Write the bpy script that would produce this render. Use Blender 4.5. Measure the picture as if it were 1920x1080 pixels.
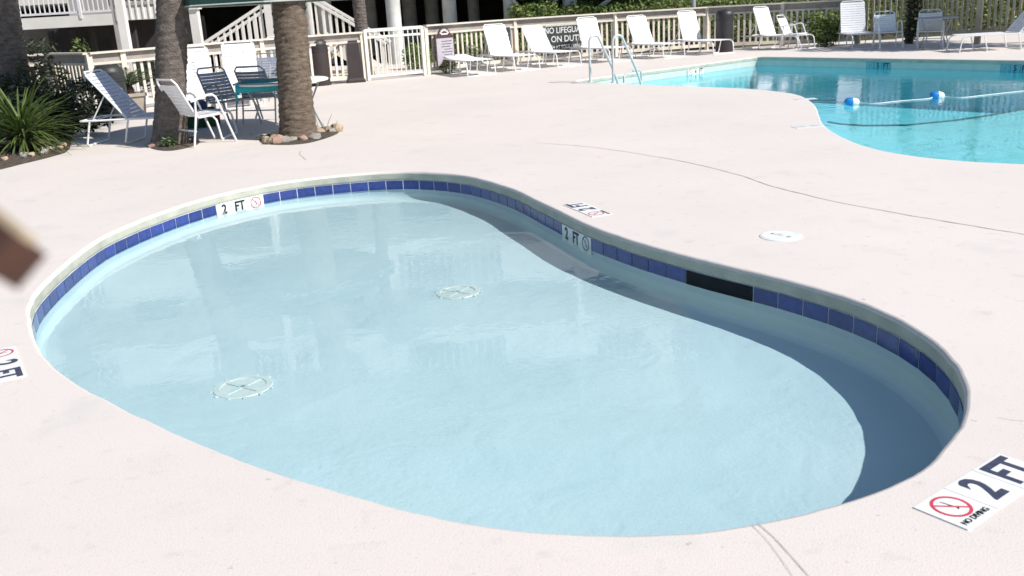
import bpy, math, random
import numpy as np
from mathutils import Vector, Matrix, geometry, noise as mnoise
random.seed(7); R=math.radians
for o in list(bpy.data.objects): bpy.data.objects.remove(o, do_unlink=True)
scene=bpy.context.scene; col=scene.collection

# ------------------------------------------------------------ camera
F,H=1760.,1.555
PITCH,ROLL=R(16.92),R(-3.2)
cw=np.array([0,math.cos(PITCH),-math.sin(PITCH)]); u0=np.array([0,math.sin(PITCH),math.cos(PITCH)]); r0=np.array([1.,0,0])
cr=math.cos(ROLL)*r0+math.sin(ROLL)*u0; cu=-math.sin(ROLL)*r0+math.cos(ROLL)*u0
cam=bpy.data.cameras.new('camera'); camo=bpy.data.objects.new('camera',cam); col.objects.link(camo); scene.camera=camo
camo.matrix_world=Matrix(((cr[0],cu[0],-cw[0],0),(cr[1],cu[1],-cw[1],0),(cr[2],cu[2],-cw[2],H),(0,0,0,1)))
cam.sensor_width=36; cam.lens=F/1920*36; cam.clip_start=.02; cam.clip_end=3000
cam.dof.use_dof=True; cam.dof.focus_distance=7.; cam.dof.aperture_fstop=5.5
# ------------------------------------------------------------ light
SAZ,SEL=R(-27),R(43)
world=bpy.data.worlds.new('World'); scene.world=world; world.use_nodes=True
wn=world.node_tree.nodes; bg=wn['Background']; sky=wn.new('ShaderNodeTexSky'); sky.sky_type='NISHITA'; sky.sun_disc=False
sky.sun_elevation=SEL; sky.sun_rotation=math.pi/2-SAZ; sky.air_density=1.0; sky.dust_density=.3; sky.ozone_density=3.0
world.node_tree.links.new(sky.outputs[0],bg.inputs[0]); bg.inputs[1].default_value=.095
sl=bpy.data.lights.new('sun','SUN'); sl.energy=5.0; sl.angle=R(.53); sl.color=(1,.955,.89)
so=bpy.data.objects.new('sun',sl); col.objects.link(so)
SD=Vector((math.cos(SEL)*math.cos(SAZ),math.cos(SEL)*math.sin(SAZ),math.sin(SEL)))
so.rotation_euler=SD.to_track_quat('Z','Y').to_euler(); so.location=(8,-4,20)
vs=scene.view_settings; vs.view_transform='Standard'; vs.look='None'; vs.gamma=1; vs.exposure=.31; vs.use_curve_mapping=False

# ------------------------------------------------------------ pixel helpers (photo 1920x1080)
def ray(x,y): return cw*F+cr*(x-960)-cu*(y-540)
def G(x,y,z=0.):
    d=ray(x,y); t=(z-H)/d[2]; return Vector((d[0]*t,d[1]*t,z))
def AT(x,y,Y):
    d=ray(x,y); t=Y/d[1]; return Vector((d[0]*t,Y,H+d[2]*t))

# ------------------------------------------------------------ materials
M={}
def mat(name,c1,c2=None,rough=.7,scale=6.,detail=5.,bump=0.,bscale=None,metal=0.,stretch=None,island=0.,spec=.5,bdist=.01,coat=0.,trans=0.):
    m=bpy.data.materials.new(name); m.use_nodes=True; n=m.node_tree.nodes; l=m.node_tree.links; b=n['Principled BSDF']
    b.inputs['Roughness'].default_value=rough; b.inputs['Metallic'].default_value=metal; b.inputs['Specular IOR Level'].default_value=spec
    b.inputs['Coat Weight'].default_value=coat
    tc=n.new('ShaderNodeTexCoord'); geo=n.new('ShaderNodeNewGeometry'); mp=n.new('ShaderNodeMapping'); l.new(geo.outputs['Position'] if stretch is None else tc.outputs['Object'],mp.inputs[0])
    if stretch: mp.inputs['Scale'].default_value=stretch
    if c2 is None: c2=tuple(x*.8 for x in c1)
    nz=n.new('ShaderNodeTexNoise'); nz.inputs['Scale'].default_value=scale; nz.inputs['Detail'].default_value=detail; nz.inputs['Roughness'].default_value=.6; l.new(mp.outputs[0],nz.inputs[0])
    cr_=n.new('ShaderNodeValToRGB'); cr_.color_ramp.elements[0].position=.32; cr_.color_ramp.elements[1].position=.68
    cr_.color_ramp.elements[0].color=(*c2,1); cr_.color_ramp.elements[1].color=(*c1,1); l.new(nz.outputs[0],cr_.inputs[0])
    out=cr_.outputs[0]
    if island:
        mx=n.new('ShaderNodeMix'); mx.data_type='RGBA'; mx.blend_type='MULTIPLY'; mx.inputs[0].default_value=1
        mr=n.new('ShaderNodeMapRange'); mr.inputs[3].default_value=1-island; mr.inputs[4].default_value=1+island; l.new(geo.outputs['Random Per Island'],mr.inputs[0])
        oi=n.new('ShaderNodeObjectInfo'); m2_=n.new('ShaderNodeMapRange'); m2_.inputs[3].default_value=1-island*.6; m2_.inputs[4].default_value=1+island*.6; l.new(oi.outputs['Random'],m2_.inputs[0])
        mm=n.new('ShaderNodeMath'); mm.operation='MULTIPLY'; l.new(mr.outputs[0],mm.inputs[0]); l.new(m2_.outputs[0],mm.inputs[1])
        l.new(out,mx.inputs[6]); l.new(mm.outputs[0],mx.inputs[7]); out=mx.outputs[2]
    l.new(out,b.inputs['Base Color'])
    if bump:
        nb=n.new('ShaderNodeTexNoise'); nb.inputs['Scale'].default_value=bscale or scale*6; nb.inputs['Detail'].default_value=4; l.new(mp.outputs[0],nb.inputs[0])
        bp=n.new('ShaderNodeBump'); bp.inputs['Strength'].default_value=bump; bp.inputs['Distance'].default_value=bdist; l.new(nb.outputs[0],bp.inputs['Height']); l.new(bp.outputs[0],b.inputs['Normal'])
    if trans:
        t=n.new('ShaderNodeBsdfTranslucent'); l.new(out,t.inputs[0]); ms=n.new('ShaderNodeMixShader'); ms.inputs[0].default_value=trans
        l.new(b.outputs[0],ms.inputs[1]); l.new(t.outputs[0],ms.inputs[2]); l.new(ms.outputs[0],n['Material Output'].inputs[0])
    M[name]=m; return m
def deck_material():
    m=mat('concrete',(.655,.592,.548),(.605,.552,.51),.85,scale=.55,detail=7,bump=.20,bscale=130,bdist=.006)
    n=m.node_tree.nodes; l=m.node_tree.links; b=n['Principled BSDF']
    base=b.inputs['Base Color'].links[0].from_socket; geo=n.new('ShaderNodeNewGeometry')
    def layer(prev,sc,lo,hi,colr,fac,det=4):
        z=n.new('ShaderNodeTexNoise'); z.inputs['Scale'].default_value=sc; z.inputs['Detail'].default_value=det; l.new(geo.outputs['Position'],z.inputs[0])
        mr=n.new('ShaderNodeMapRange'); mr.inputs[1].default_value=lo; mr.inputs[2].default_value=hi; mr.inputs[4].default_value=fac; l.new(z.outputs[0],mr.inputs[0])
        mx=n.new('ShaderNodeMix'); mx.data_type='RGBA'; l.new(mr.outputs[0],mx.inputs[0]); l.new(prev,mx.inputs[6]); mx.inputs[7].default_value=(*colr,1); return mx.outputs[2]
    o=layer(base,90,.56,.75,(.42,.39,.365),.35,2)
    o=layer(o,9,.60,.78,(.42,.40,.385),.45,6)
    o=layer(o,2.3,.58,.74,(.50,.50,.47),.5,6)
    o=layer(o,22,.70,.76,(.22,.19,.17),.5,3)
    l.new(o,b.inputs['Base Color']); return m
deck_material()
mat('coping_edge',(.47,.46,.385),(.34,.345,.285),.85,scale=5,bump=.4,bscale=60)
mat('blue_tile',(.036,.058,.235),(.022,.038,.16),.12,scale=25,bump=.08,bscale=40,island=.25)
mat('band_tile',(.50,.56,.52),(.42,.49,.46),.3,scale=6)
mat('white_tile',(.78,.78,.76),(.70,.71,.70),.3,scale=12)
mat('print_black',(.02,.02,.025),rough=.5); mat('print_navy',(.06,.065,.10),(.04,.045,.08),rough=.5,scale=30); mat('print_red',(.62,.06,.09),rough=.5); mat('print_faint',(.45,.45,.47),rough=.6)
mat('grout',(.70,.70,.68),rough=.8)
mat('plaster_pale',(.615,.70,.72),(.56,.655,.685),.7,scale=1.2,bump=.15,bscale=60)
mat('plaster_blue',(.50,.80,.88),(.44,.74,.83),.7,scale=.9)
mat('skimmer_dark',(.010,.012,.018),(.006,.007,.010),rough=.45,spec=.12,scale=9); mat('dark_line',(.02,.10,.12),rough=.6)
mat('white_plastic',(.76,.77,.74),(.68,.69,.66),.4,scale=20)
mat('off_white_plastic',(.70,.76,.74),(.62,.70,.69),.5,scale=20)
mat('white_metal',(.80,.80,.79),(.70,.70,.69),.35,scale=10)
mat('strap_white',(.82,.82,.83),(.74,.74,.76),.45,scale=14)
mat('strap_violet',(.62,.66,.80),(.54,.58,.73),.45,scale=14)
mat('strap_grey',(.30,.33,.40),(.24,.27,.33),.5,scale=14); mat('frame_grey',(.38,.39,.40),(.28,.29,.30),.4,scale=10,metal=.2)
mat('fence_paint',(.68,.62,.53),(.56,.50,.43),.75,scale=5,bump=.15,bscale=40,island=.1)
mat('fence_shaded',(.35,.315,.285),(.25,.225,.205),.85,scale=4,bump=.2,bscale=40)  # apron boards: shade below the cap board, put into a greyer colour
mat('slat_right',(.46,.40,.29),(.33,.28,.20),.85,scale=4,bump=.2,bscale=40,island=.15)
mat('gate_paint',(.74,.73,.66),(.64,.62,.55),.5,scale=8)
mat('bin_brown',(.042,.030,.028),(.03,.021,.02),.5,scale=4); mat('bin_dark',(.03,.026,.028),rough=.4); mat('bin_charcoal',(.032,.029,.032),(.024,.022,.024),.5,scale=4); mat('bin_green',(.030,.034,.032),(.02,.024,.023),.5,scale=4)
mat('steel',(.62,.63,.62),(.52,.53,.53),.35,scale=10,metal=.25)
mat('palm_bark',(.24,.19,.145),(.10,.077,.058),.95,scale=2.2,detail=8,bump=.9,bscale=9,stretch=(5,5,14),bdist=.03,spec=.1)
mat('palm_bark_grey',(.20,.17,.15),(.09,.076,.067),.95,scale=2.,detail=8,bump=.9,bscale=8,stretch=(5,5,9),bdist=.03,spec=.1)
mat('bark',(.10,.07,.05),(.05,.035,.027),.95,scale=10,bump=.6,bscale=30)
mat('soil',(.11,.085,.062),(.045,.035,.026),.95,scale=14,bump=.9,bscale=40,bdist=.03)
mat('bank_soil',(.06,.055,.03),(.03,.035,.018),.95,scale=6,bump=.9,bscale=20,bdist=.04)
mat('rock_tan',(.42,.32,.22),(.26,.20,.14),.9,scale=10,bump=.5,bscale=40,island=.2); mat('rock_pink',(.46,.30,.24),(.32,.20,.16),.9,scale=10,bump=.5,bscale=40); mat('rock_grey',(.36,.34,.30),(.22,.20,.18),.9,scale=10,bump=.5,bscale=40)
mat('leaf_blade',(.13,.18,.045),(.07,.115,.028),.45,scale=4,trans=.25)
mat('leaf_dead',(.30,.25,.13),(.20,.16,.08),.7,scale=6)
mat('leaf_shrub',(.045,.06,.028),(.022,.032,.016),.55,scale=3,island=.5,trans=.2)
mat('leaf_olive',(.085,.085,.035),(.05,.055,.022),.6,scale=3,island=.5,trans=.2)
mat('leaf_bank',(.21,.26,.07),(.09,.15,.035),.55,scale=1.4,island=.5,trans=.25)
mat('leaf_tree',(.06,.10,.03),(.03,.06,.016),.55,scale=1.,island=.45,trans=.25)
mat('leaf_palm',(.07,.11,.035),(.04,.075,.02),.45,scale=3,trans=.2)
mat('building_white',(.74,.71,.66),(.65,.62,.57),.8,scale=2,bump=.1,bscale=20)
mat('building_grey',(.40,.38,.36),(.32,.30,.28),.8,scale=2)
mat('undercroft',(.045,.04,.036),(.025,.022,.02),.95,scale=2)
mat('column_paint',(.66,.66,.64),(.50,.50,.47),.7,scale=3,bump=.15,bscale=25)
mat('rail_white',(.74,.73,.75),(.64,.63,.65),.5,scale=6)
mat('window_glass',(.03,.04,.05),rough=.06)
mat('roof_dark',(.09,.085,.085),(.06,.056,.056),.9,scale=5)
mat('canvas_green',(.012,.055,.042),(.009,.042,.032),.85,scale=8); mat('canvas_trim',(.45,.50,.46),rough=.7)
mat('sign_black',(.035,.04,.042),(.026,.03,.032),.5,scale=8); mat('sign_white',(.75,.75,.73),rough=.5); mat('sign_brown',(.075,.03,.035),(.05,.022,.026),.6,scale=12); mat('sign_grey',(.42,.39,.42),(.36,.33,.37),.6,scale=20)
mat('terracotta',(.42,.36,.30),(.34,.29,.24),.8,scale=8,bump=.2)
mat('towel_cyan',(.035,.40,.46),(.03,.34,.40),.95,scale=20,bump=.4,bscale=200); mat('towel_blue',(.045,.09,.19),(.03,.06,.13),.95,scale=12,bump=.4,bscale=150); mat('bag_green',(.02,.085,.035),(.012,.05,.025),.8,scale=10); mat('bag_red',(.28,.03,.05),rough=.8)
mat('float_blue',(.02,.22,.60),(.015,.18,.52),.3,scale=8); mat('float_white',(.80,.80,.80),rough=.35); mat('rope',(.72,.76,.76),(.6,.64,.64),.7,scale=80)
mat('wood_brown',(.075,.030,.018),(.045,.02,.012),.7,scale=8,stretch=(1,1,8)); mat('wood_sunlit',(.50,.40,.27),(.40,.31,.2),.7,scale=8)
mat('grass',(.09,.13,.04),(.05,.08,.025),.9,scale=.4,bump=.6,bscale=8)
mat('crack',(.30,.265,.245),(.20,.175,.16),.95,scale=30)
mat('pavement',(.48,.44,.41),(.38,.35,.33),.9,scale=3,bump=.3,bscale=60)
mat('flower_red',(.5,.03,.03),rough=.6); mat('dry_stalk',(.24,.22,.17),rough=.8)

def water_material(name,tint,bs,bstr,big=1.):
    m=bpy.data.materials.new(name); m.use_nodes=True; n=m.node_tree.nodes; l=m.node_tree.links; n.remove(n['Principled BSDF'])
    geo=n.new('ShaderNodeNewGeometry')
    a=n.new('ShaderNodeTexNoise'); a.inputs['Scale'].default_value=bs; a.inputs['Detail'].default_value=3; a.inputs['Distortion'].default_value=.6; l.new(geo.outputs['Position'],a.inputs[0])
    b2=n.new('ShaderNodeTexNoise'); b2.inputs['Scale'].default_value=bs*9; b2.inputs['Detail'].default_value=2; l.new(geo.outputs['Position'],b2.inputs[0])
    c=n.new('ShaderNodeTexNoise'); c.inputs['Scale'].default_value=1.1*big; c.inputs['Detail'].default_value=2; l.new(geo.outputs['Position'],c.inputs[0])
    mr=n.new('ShaderNodeMapRange'); mr.inputs[1].default_value=.46; mr.inputs[2].default_value=.68; mr.inputs[3].default_value=.12; mr.inputs[4].default_value=1.1; l.new(c.outputs[0],mr.inputs[0])
    ml=n.new('ShaderNodeMath'); ml.operation='MULTIPLY'; l.new(b2.outputs[0],ml.inputs[0]); l.new(mr.outputs[0],ml.inputs[1])
    ms=n.new('ShaderNodeMath'); ms.operation='MULTIPLY'; ms.inputs[1].default_value=.30; l.new(ml.outputs[0],ms.inputs[0])
    ad=n.new('ShaderNodeMath'); ad.operation='ADD'; l.new(a.outputs[0],ad.inputs[0]); l.new(ms.outputs[0],ad.inputs[1])
    bp=n.new('ShaderNodeBump'); bp.inputs['Strength'].default_value=bstr; bp.inputs['Distance'].default_value=.02; l.new(ad.outputs[0],bp.inputs['Height'])
    fr=n.new('ShaderNodeFresnel'); fr.inputs[0].default_value=1.333; l.new(bp.outputs[0],fr.inputs[1])
    t=n.new('ShaderNodeBsdfTransparent'); t.inputs[0].default_value=(*tint,1)
    g=n.new('ShaderNodeBsdfGlossy'); g.inputs['Roughness'].default_value=.0; l.new(bp.outputs[0],g.inputs['Normal'])
    mx=n.new('ShaderNodeMixShader'); l.new(fr.outputs[0],mx.inputs[0]); l.new(t.outputs[0],mx.inputs[1]); l.new(g.outputs[0],mx.inputs[2]); l.new(mx.outputs[0],n['Material Output'].inputs[0])
    M[name]=m
water_material('water_wading',(.875,.972,.995),3.,.085)
water_material('water_main',(.58,.965,.985),3.0,.30,.6)

# ------------------------------------------------------------ object helpers
def link(o,parent=None,label=None,cat=None,group=None,kind=None):
    col.objects.link(o)
    if parent: o.parent=parent
    if label: o['label']=label
    if cat: o['category']=cat
    if group: o['group']=group
    if kind: o['kind']=kind
    return o
def thing(name,label,cat,loc=(0,0,0),rz=0,group=None):
    o=bpy.data.objects.new(name,None); o.empty_display_size=.1; o.location=loc; o.rotation_euler=(0,0,rz); return link(o,None,label,cat,group)
class MB:
    def __init__(s): s.v=[]; s.f=[]; s.sm=False
    def add(s,vs,fs):
        k=len(s.v); s.v+= [tuple(p) for p in vs]; s.f+=[tuple(i+k for i in f) for f in fs]; return s
    def box(s,c,sz,m=None):
        x,y,z=[a/2 for a in sz]; P=[Vector((i*x,j*y,k*z)) for k in(-1,1) for j in(-1,1) for i in(-1,1)]
        if m: P=[m@p for p in P]
        c=Vector(c); return s.add([c+p for p in P],[(0,2,3,1),(4,5,7,6),(0,1,5,4),(2,6,7,3),(0,4,6,2),(1,3,7,5)])
    def tube(s,path,r,n=8,closed=False,cap=True):
        path=[Vector(p) for p in path]; N=len(path); rs=r if isinstance(r,(list,tuple)) else [r]*N; rings=[]; prev=None
        for i,p in enumerate(path):
            a=path[(i-1)%N] if (i or closed) else p; b=path[(i+1)%N] if (i<N-1 or closed) else p
            d=(b-a).normalized()
            if prev is None: e=d.cross(Vector((0,0,1)) if abs(d.z)<.9 else Vector((1,0,0))).normalized()
            else: e=(prev-d*prev.dot(d)).normalized()
            prev=e; g=d.cross(e)
            rings.append([p+(e*math.cos(2*math.pi*k/n)+g*math.sin(2*math.pi*k/n))*rs[i] for k in range(n)])
        k0=len(s.v); s.v+=[tuple(q) for rg in rings for q in rg]
        for i in range(N if closed else N-1):
            j=(i+1)%N
            for k in range(n): s.f.append((k0+i*n+k,k0+i*n+(k+1)%n,k0+j*n+(k+1)%n,k0+j*n+k))
        if cap and not closed: s.f.append(tuple(k0+k for k in range(n))[::-1]); s.f.append(tuple(k0+(N-1)*n+k for k in range(n)))
        return s
    def lathe(s,prof,n=24,c=(0,0,0),cap=True):
        k0=len(s.v); m=len(prof)
        for r,z in prof:
            for k in range(n): a=2*math.pi*k/n; s.v.append((c[0]+r*math.cos(a),c[1]+r*math.sin(a),c[2]+z))
        for i in range(m-1):
            for k in range(n): s.f.append((k0+i*n+k,k0+i*n+(k+1)%n,k0+(i+1)*n+(k+1)%n,k0+(i+1)*n+k))
        if cap: s.f.append(tuple(k0+k for k in range(n))[::-1]); s.f.append(tuple(k0+(m-1)*n+k for k in range(n)))
        return s
    def mesh(s,name,m,smooth=False):
        me=bpy.data.meshes.new(name); me.from_pydata(s.v,[],s.f); me.update()
        if m: me.materials.append(M[m])
        if smooth:
            me.shade_smooth()
            try: me.set_sharp_from_angle(angle=R(40))
            except Exception: pass
        return me
    def obj(s,name,m,parent=None,smooth=False,**k):
        return link(bpy.data.objects.new(name,s.mesh(name,m,smooth)),parent,**k)
UB={}
def boxpart(name,m,parent,c,sz,rot=(0,0,0)):
    if m not in UB:
        b=MB().box((0,0,0),(1,1,1)); UB[m]=b.mesh('box_'+m,m)
    o=bpy.data.objects.new(name,UB[m]); o.location=c; o.scale=sz; o.rotation_euler=rot; return link(o,parent)
def inst(name,me,parent,loc=(0,0,0),rot=(0,0,0),scale=(1,1,1)):
    o=bpy.data.objects.new(name,me); o.location=loc; o.rotation_euler=rot; o.scale=scale; return link(o,parent)
def text_mesh(txt,size,m,bold=.0,sx=1.,extr=.0008):
    cu_=bpy.data.curves.new('lettering','FONT'); cu_.body=txt; cu_.size=size; cu_.align_x='CENTER'; cu_.align_y='CENTER'; cu_.extrude=extr; cu_.offset=bold; cu_.resolution_u=3
    o=bpy.data.objects.new('tmp',cu_); col.objects.link(o); bpy.context.view_layer.update()
    me=bpy.data.meshes.new_from_object(o.evaluated_get(bpy.context.evaluated_depsgraph_get())); bpy.data.objects.remove(o,do_unlink=True)
    me.materials.clear(); me.materials.append(M[m])
    for v in me.vertices: v.co.x*=sx
    return me

# ------------------------------------------------------------ outlines
def catmull(P,closed=True,sub=8):
    out=[]; N=len(P)
    for i in range(N if closed else N-1):
        p=[np.array(P[(i+k)%N] if closed else P[min(max(i+k,0),N-1)]) for k in(-1,0,1,2)]
        for t in np.linspace(0,1,sub,endpoint=False):
            out.append(.5*((2*p[1])+(-p[0]+p[2])*t+(2*p[0]-5*p[1]+4*p[2]-p[3])*t*t+(-p[0]+3*p[1]-3*p[2]+p[3])*t**3))
    if not closed: out.append(np.array(P[-1]))
    return np.array(out)
def resample(P,n,closed=True):
    Q=np.vstack([P,P[:1]]) if closed else P; d=np.r_[0,np.cumsum(np.linalg.norm(np.diff(Q,axis=0),axis=1))]
    t=np.linspace(0,d[-1],n,endpoint=not closed); return np.c_[np.interp(t,d,Q[:,0]),np.interp(t,d,Q[:,1])]
def smooth(P,s):
    for _ in range(s): P=.5*P+.25*(np.roll(P,1,0)+np.roll(P,-1,0))
    return P
def area(P): return .5*np.sum(P[:,0]*np.roll(P[:,1],-1)-np.roll(P[:,0],-1)*P[:,1])
def normals(P):
    t=np.roll(P,-1,0)-np.roll(P,1,0); t/=np.linalg.norm(t,axis=1)[:,None]; return np.c_[t[:,1],-t[:,0]]   # outward for CCW
KP=[(55,582),(58,567),(73,543),(100,515),(127,492),(160,466),(200,440),(267,411),(333,387),(400,367),(467,352),(533,340),(600,332),(640,328),(707,323),(773,321),(840,325),(873,329),(907,337),(940,347),(973,359),(1007,376),(1040,392),(1073,408),(1107,424),(1140,436),(1173,447),(1207,458),(1240,467),(1280,478),(1347,495),(1407,508),(1467,523),(1520,537),(1580,555),(1630,573),(1663,588),(1707,611),(1740,632),(1763,652),(1787,678),(1802,702),(1810,728),(1812,753),(1806,783),(1793,808),(1773,833),(1747,863),(1707,893),(1663,913),(1613,932),(1573,943),(1513,959),(1423,980),(1347,992),(1280,998),(1160,1001),(1060,999),(960,993),(850,975),(773,958),(707,940),(640,920),(567,900),(500,878),(433,855),(367,827),(300,797),(233,764),(187,741),(140,716),(107,690),(83,667),(70,645),(60,615)]
NK=320
K=smooth(resample(catmull([tuple(G(*k)[:2]) for k in KP]),NK),10)
if area(K)<0: K=K[::-1]
KN=normals(K)
mp_near=[(1920,307),(1800,301),(1720,293),(1650,281),(1600,266),(1560,246),(1541,229),(1535,212),(1528,197),(1510,183),(1480,174),(1400,166),(1300,162),(1190,158),(1100,154)]
near=[tuple(G(*k)[:2]) for k in mp_near]; cornL=tuple(G(1076,151)[:2]); cornF=np.array(G(1420,106)[:2]); fe=np.array(G(1920,113)[:2])
fdir=(fe-cornF)/np.linalg.norm(fe-cornF); farend=cornF+fdir*15
nearc=catmull([(13.5,8.2),(10.,6.6),(6.6,6.6)]+near,False,6)
MPts=np.vstack([nearc,np.linspace(cornL,cornF,30),np.linspace(cornF,farend,50)[1:],np.linspace(farend,nearc[0],12)[1:-1]])
MP=resample(MPts,420); MP=smooth(MP,2)
if area(MP)<0: MP=MP[::-1]
MN=normals(MP)
def cdt_mesh(name,outer,holes,z,m,**kw):
    V=[];E_=[]
    for lp in [outer]+holes:
        k=len(V); V+=[Vector((float(p[0]),float(p[1]))) for p in lp]; E_+=[(k+i,k+(i+1)%len(lp)) for i in range(len(lp))]
    r=geometry.delaunay_2d_cdt(V,E_,[],0,1e-6)
    b=MB(); b.v=[(p.x,p.y,z) for p in r[0]]
    def inside(x,y,lp):
        q=np.roll(lp,-1,0); c=(lp[:,1]>y)!=(q[:,1]>y)
        with np.errstate(all='ignore'): xi=lp[:,0]+(y-lp[:,1])/(q[:,1]-lp[:,1])*(q[:,0]-lp[:,0])
        return (np.sum(c&(x<xi))%2)==1
    for f in r[2]:
        cx=sum(r[0][i].x for i in f)/len(f); cy=sum(r[0][i].y for i in f)/len(f)
        if any(inside(cx,cy,np.asarray(h)) for h in holes): continue
        pts=[r[0][i] for i in f]; a=sum(pts[i].x*pts[(i+1)%len(pts)].y-pts[(i+1)%len(pts)].x*pts[i].y for i in range(len(pts)))
        b.f.append(tuple(f) if a>0 else tuple(f)[::-1])
    return b.obj(name,m,**kw)
def sweep(P,N,prof,closedmesh=None):
    b=MB(); n=len(P)
    for (o,z) in prof:
        q=P+N*o; b.v+=[(float(a[0]),float(a[1]),z) for a in q]
    for i in range(len(prof)-1):
        for k in range(n): b.f.append((i*n+k,(i+1)*n+k,(i+1)*n+(k+1)%n,i*n+(k+1)%n))
    return b
# ------------------------------------------------------------ ground, deck, pools
DX0,DX1,DY0,DY1=-16.,24.,-8.,29.
deck_outer=[(DX0,DY0),(DX1,DY0),(DX1,DY1),(DX0,DY1)]
LIP=[(.020,0),(.009,-.003),(.003,-.010),(0,-.022)]
FAS=[(0,-.022),(0,-.068),(.003,-.082),(.012,-.090)]
def rough_edge(P,N,amp,seed):
    return P+N*np.array([[amp*(mnoise.noise(Vector((p[0]*7,p[1]*7,seed)))+.6*mnoise.noise(Vector((p[0]*23,p[1]*23,seed))))] for p in P])
Kr=rough_edge(K,KN,.006,1.); Mr=rough_edge(MP,MN,.006,2.)
deck=cdt_mesh('pool_deck',deck_outer,[Kr+KN*.020,Mr+MN*.020],0.,'concrete',kind='structure')
sweep(Kr,KN,LIP).obj('coping',"concrete",deck,True)
sweep(Mr,MN,LIP).obj('coping',"concrete",deck,True)
sweep(Kr,KN,FAS).obj('coping_face','coping_edge',deck,True); sweep(Mr,MN,FAS).obj('coping_face','coping_edge',deck,True)
cdt_mesh('ground',[(-600,-600),(600,-600),(600,900),(-600,900)],[np.array(deck_outer)],-.02,'grass',kind='structure')
WZ=-.158
# wading pool basin
FZ=-.30
prof=[(.012,-.07),(.012,FZ+.05),(.004,FZ+.025),(-.012,FZ+.008),(-.035,FZ)]
def floor_z(x,y): return -.015*(x+.8)-.004*(5.5-y)
b=sweep(K,KN,prof); n=len(K)
b.v=[v if v[2]>-.08 else (v[0],v[1],v[2]+floor_z(v[0],v[1])) for v in b.v]; kk=(len(prof)-1)*n; b.f.append(tuple(range(kk,kk+n)))
basin=b.obj('wading_pool_basin','plaster_pale',None,True,kind='structure')
sweep(K,KN,[(.030,-.0895),(.0058,-.0895),(.0058,-.183),(.013,-.184)]).obj('grout_band','grout',basin)
def flat_sheet(name,P,z,m,**kw):
    b=MB(); b.v=[(float(p[0]),float(p[1]),z) for p in P]; b.f=[tuple(range(len(P)))]; return b.obj(name,m,**kw)
flat_sheet('water',K+KN*.009,WZ,'water_wading',kind='structure')
# arclength helper on wading pool
seg=np.linalg.norm(np.roll(K,-1,0)-K,axis=1); cum=np.r_[0,np.cumsum(seg)]; LK=cum[-1]
def onK(s):
    s%=LK; i=min(int(np.searchsorted(cum,s,'right'))-1,NK-1); t=(s-cum[i])/seg[i]; j=(i+1)%NK
    p=K[i]*(1-t)+K[j]*t; q=KN[i]*(1-t)+KN[j]*t; return p,q/np.linalg.norm(q)
def projx(p,z=-.1):
    v=np.array([p[0],p[1],z-H]); return 960+F*(v@cr)/(v@cw),540-F*(v@cu)/(v@cw)
ntile=int(round(LK/.176)); TW=LK/ntile
tb=MB().box((0,0,0),(TW-.008,.010,.088)); tile_me=tb.mesh('tile','blue_tile')
wt_me=MB().box((0,0,0),(TW-.003,.012,.126)).mesh('marker_tile','white_tile')
def no_dive_parts(parent,s,z,label_text=True,ringcol='print_red',dy=.0,rot=None):
    """red barred ring with diver drawn flat on a tile of size s; local XY plane"""
    N=28; b=MB(); r1,r2=s*.33,s*.275
    for k in range(N):
        a=2*math.pi*k/N; b.v+=[(r1*math.cos(a),r1*math.sin(a)+dy,z),(r2*math.cos(a),r2*math.sin(a)+dy,z)]
    for k in range(N): j=(k+1)%N; b.f.append((2*k,2*j,2*j+1,2*k+1))
    c,sn=math.cos(R(-45)),math.sin(R(-45)); w=s*.022
    for (x0,x1) in ((-r2*1.02,r2*1.02),):
        b.add([(x0*c-w*-sn,x0*sn-w*c+dy,z-.0003),(x1*c-w*-sn,x1*sn-w*c+dy,z-.0003),(x1*c+w*-sn,x1*sn+w*c+dy,z-.0003),(x0*c+w*-sn,x0*sn+w*c+dy,z-.0003)],[(0,1,2,3)])
    p=[b.obj('ring_mark',ringcol,parent)]
    d=MB(); pts=[(-.02,.19),(.0,.10),(.0,.02),(.03,-.06),(.0,-.13),(.07,-.10),(.06,-.04),(.03,.05),(.025,.11),(.0,.2)]
    d.add([(x*s,y*s+dy,z-.0006) for x,y in pts],[tuple(range(len(pts)))[::-1]]); p.append(d.obj('diver_mark','print_black',parent))
    if label_text: o=link(bpy.data.objects.new('lettering',text_mesh('NO DIVING',s*.15,'print_black',.0005,.95)),parent); o.location=(0,-s*.41,z); p.append(o)
    return p
def s_at(px,pyguess):
    best=None
    for i in range(NK):
        x,y=projx(K[i]);
        if abs(y-pyguess)<90:
            e=abs(x-px)
            if best is None or e<best[0]: best=(e,cum[i])
    return best[1]
s2=[s_at(425,385),s_at(1055,435)]; sk0,sk1=s_at(1285,520),s_at(1402,548)
marks={}
for si,s in enumerate(s2):
    t=int(round(s/TW-.5)); 
    x0=projx(onK((t+.5)*TW)[0])[0]; x1=projx(onK((t+1.5)*TW)[0])[0]; d=1 if x1>x0 else -1
    for j,c in enumerate('2Fi'): marks[(t+d*j)%ntile]=(c,d,si)
ska,skb=sorted((sk0,sk1)); skt=[t for t in range(ntile) if ska-.02<(t+.5)*TW<skb+.02]
TXT={'2':text_mesh('2',.15,'print_black',.005,.85),'F':text_mesh('FT',.15,'print_black',.005,.75)}
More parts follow.
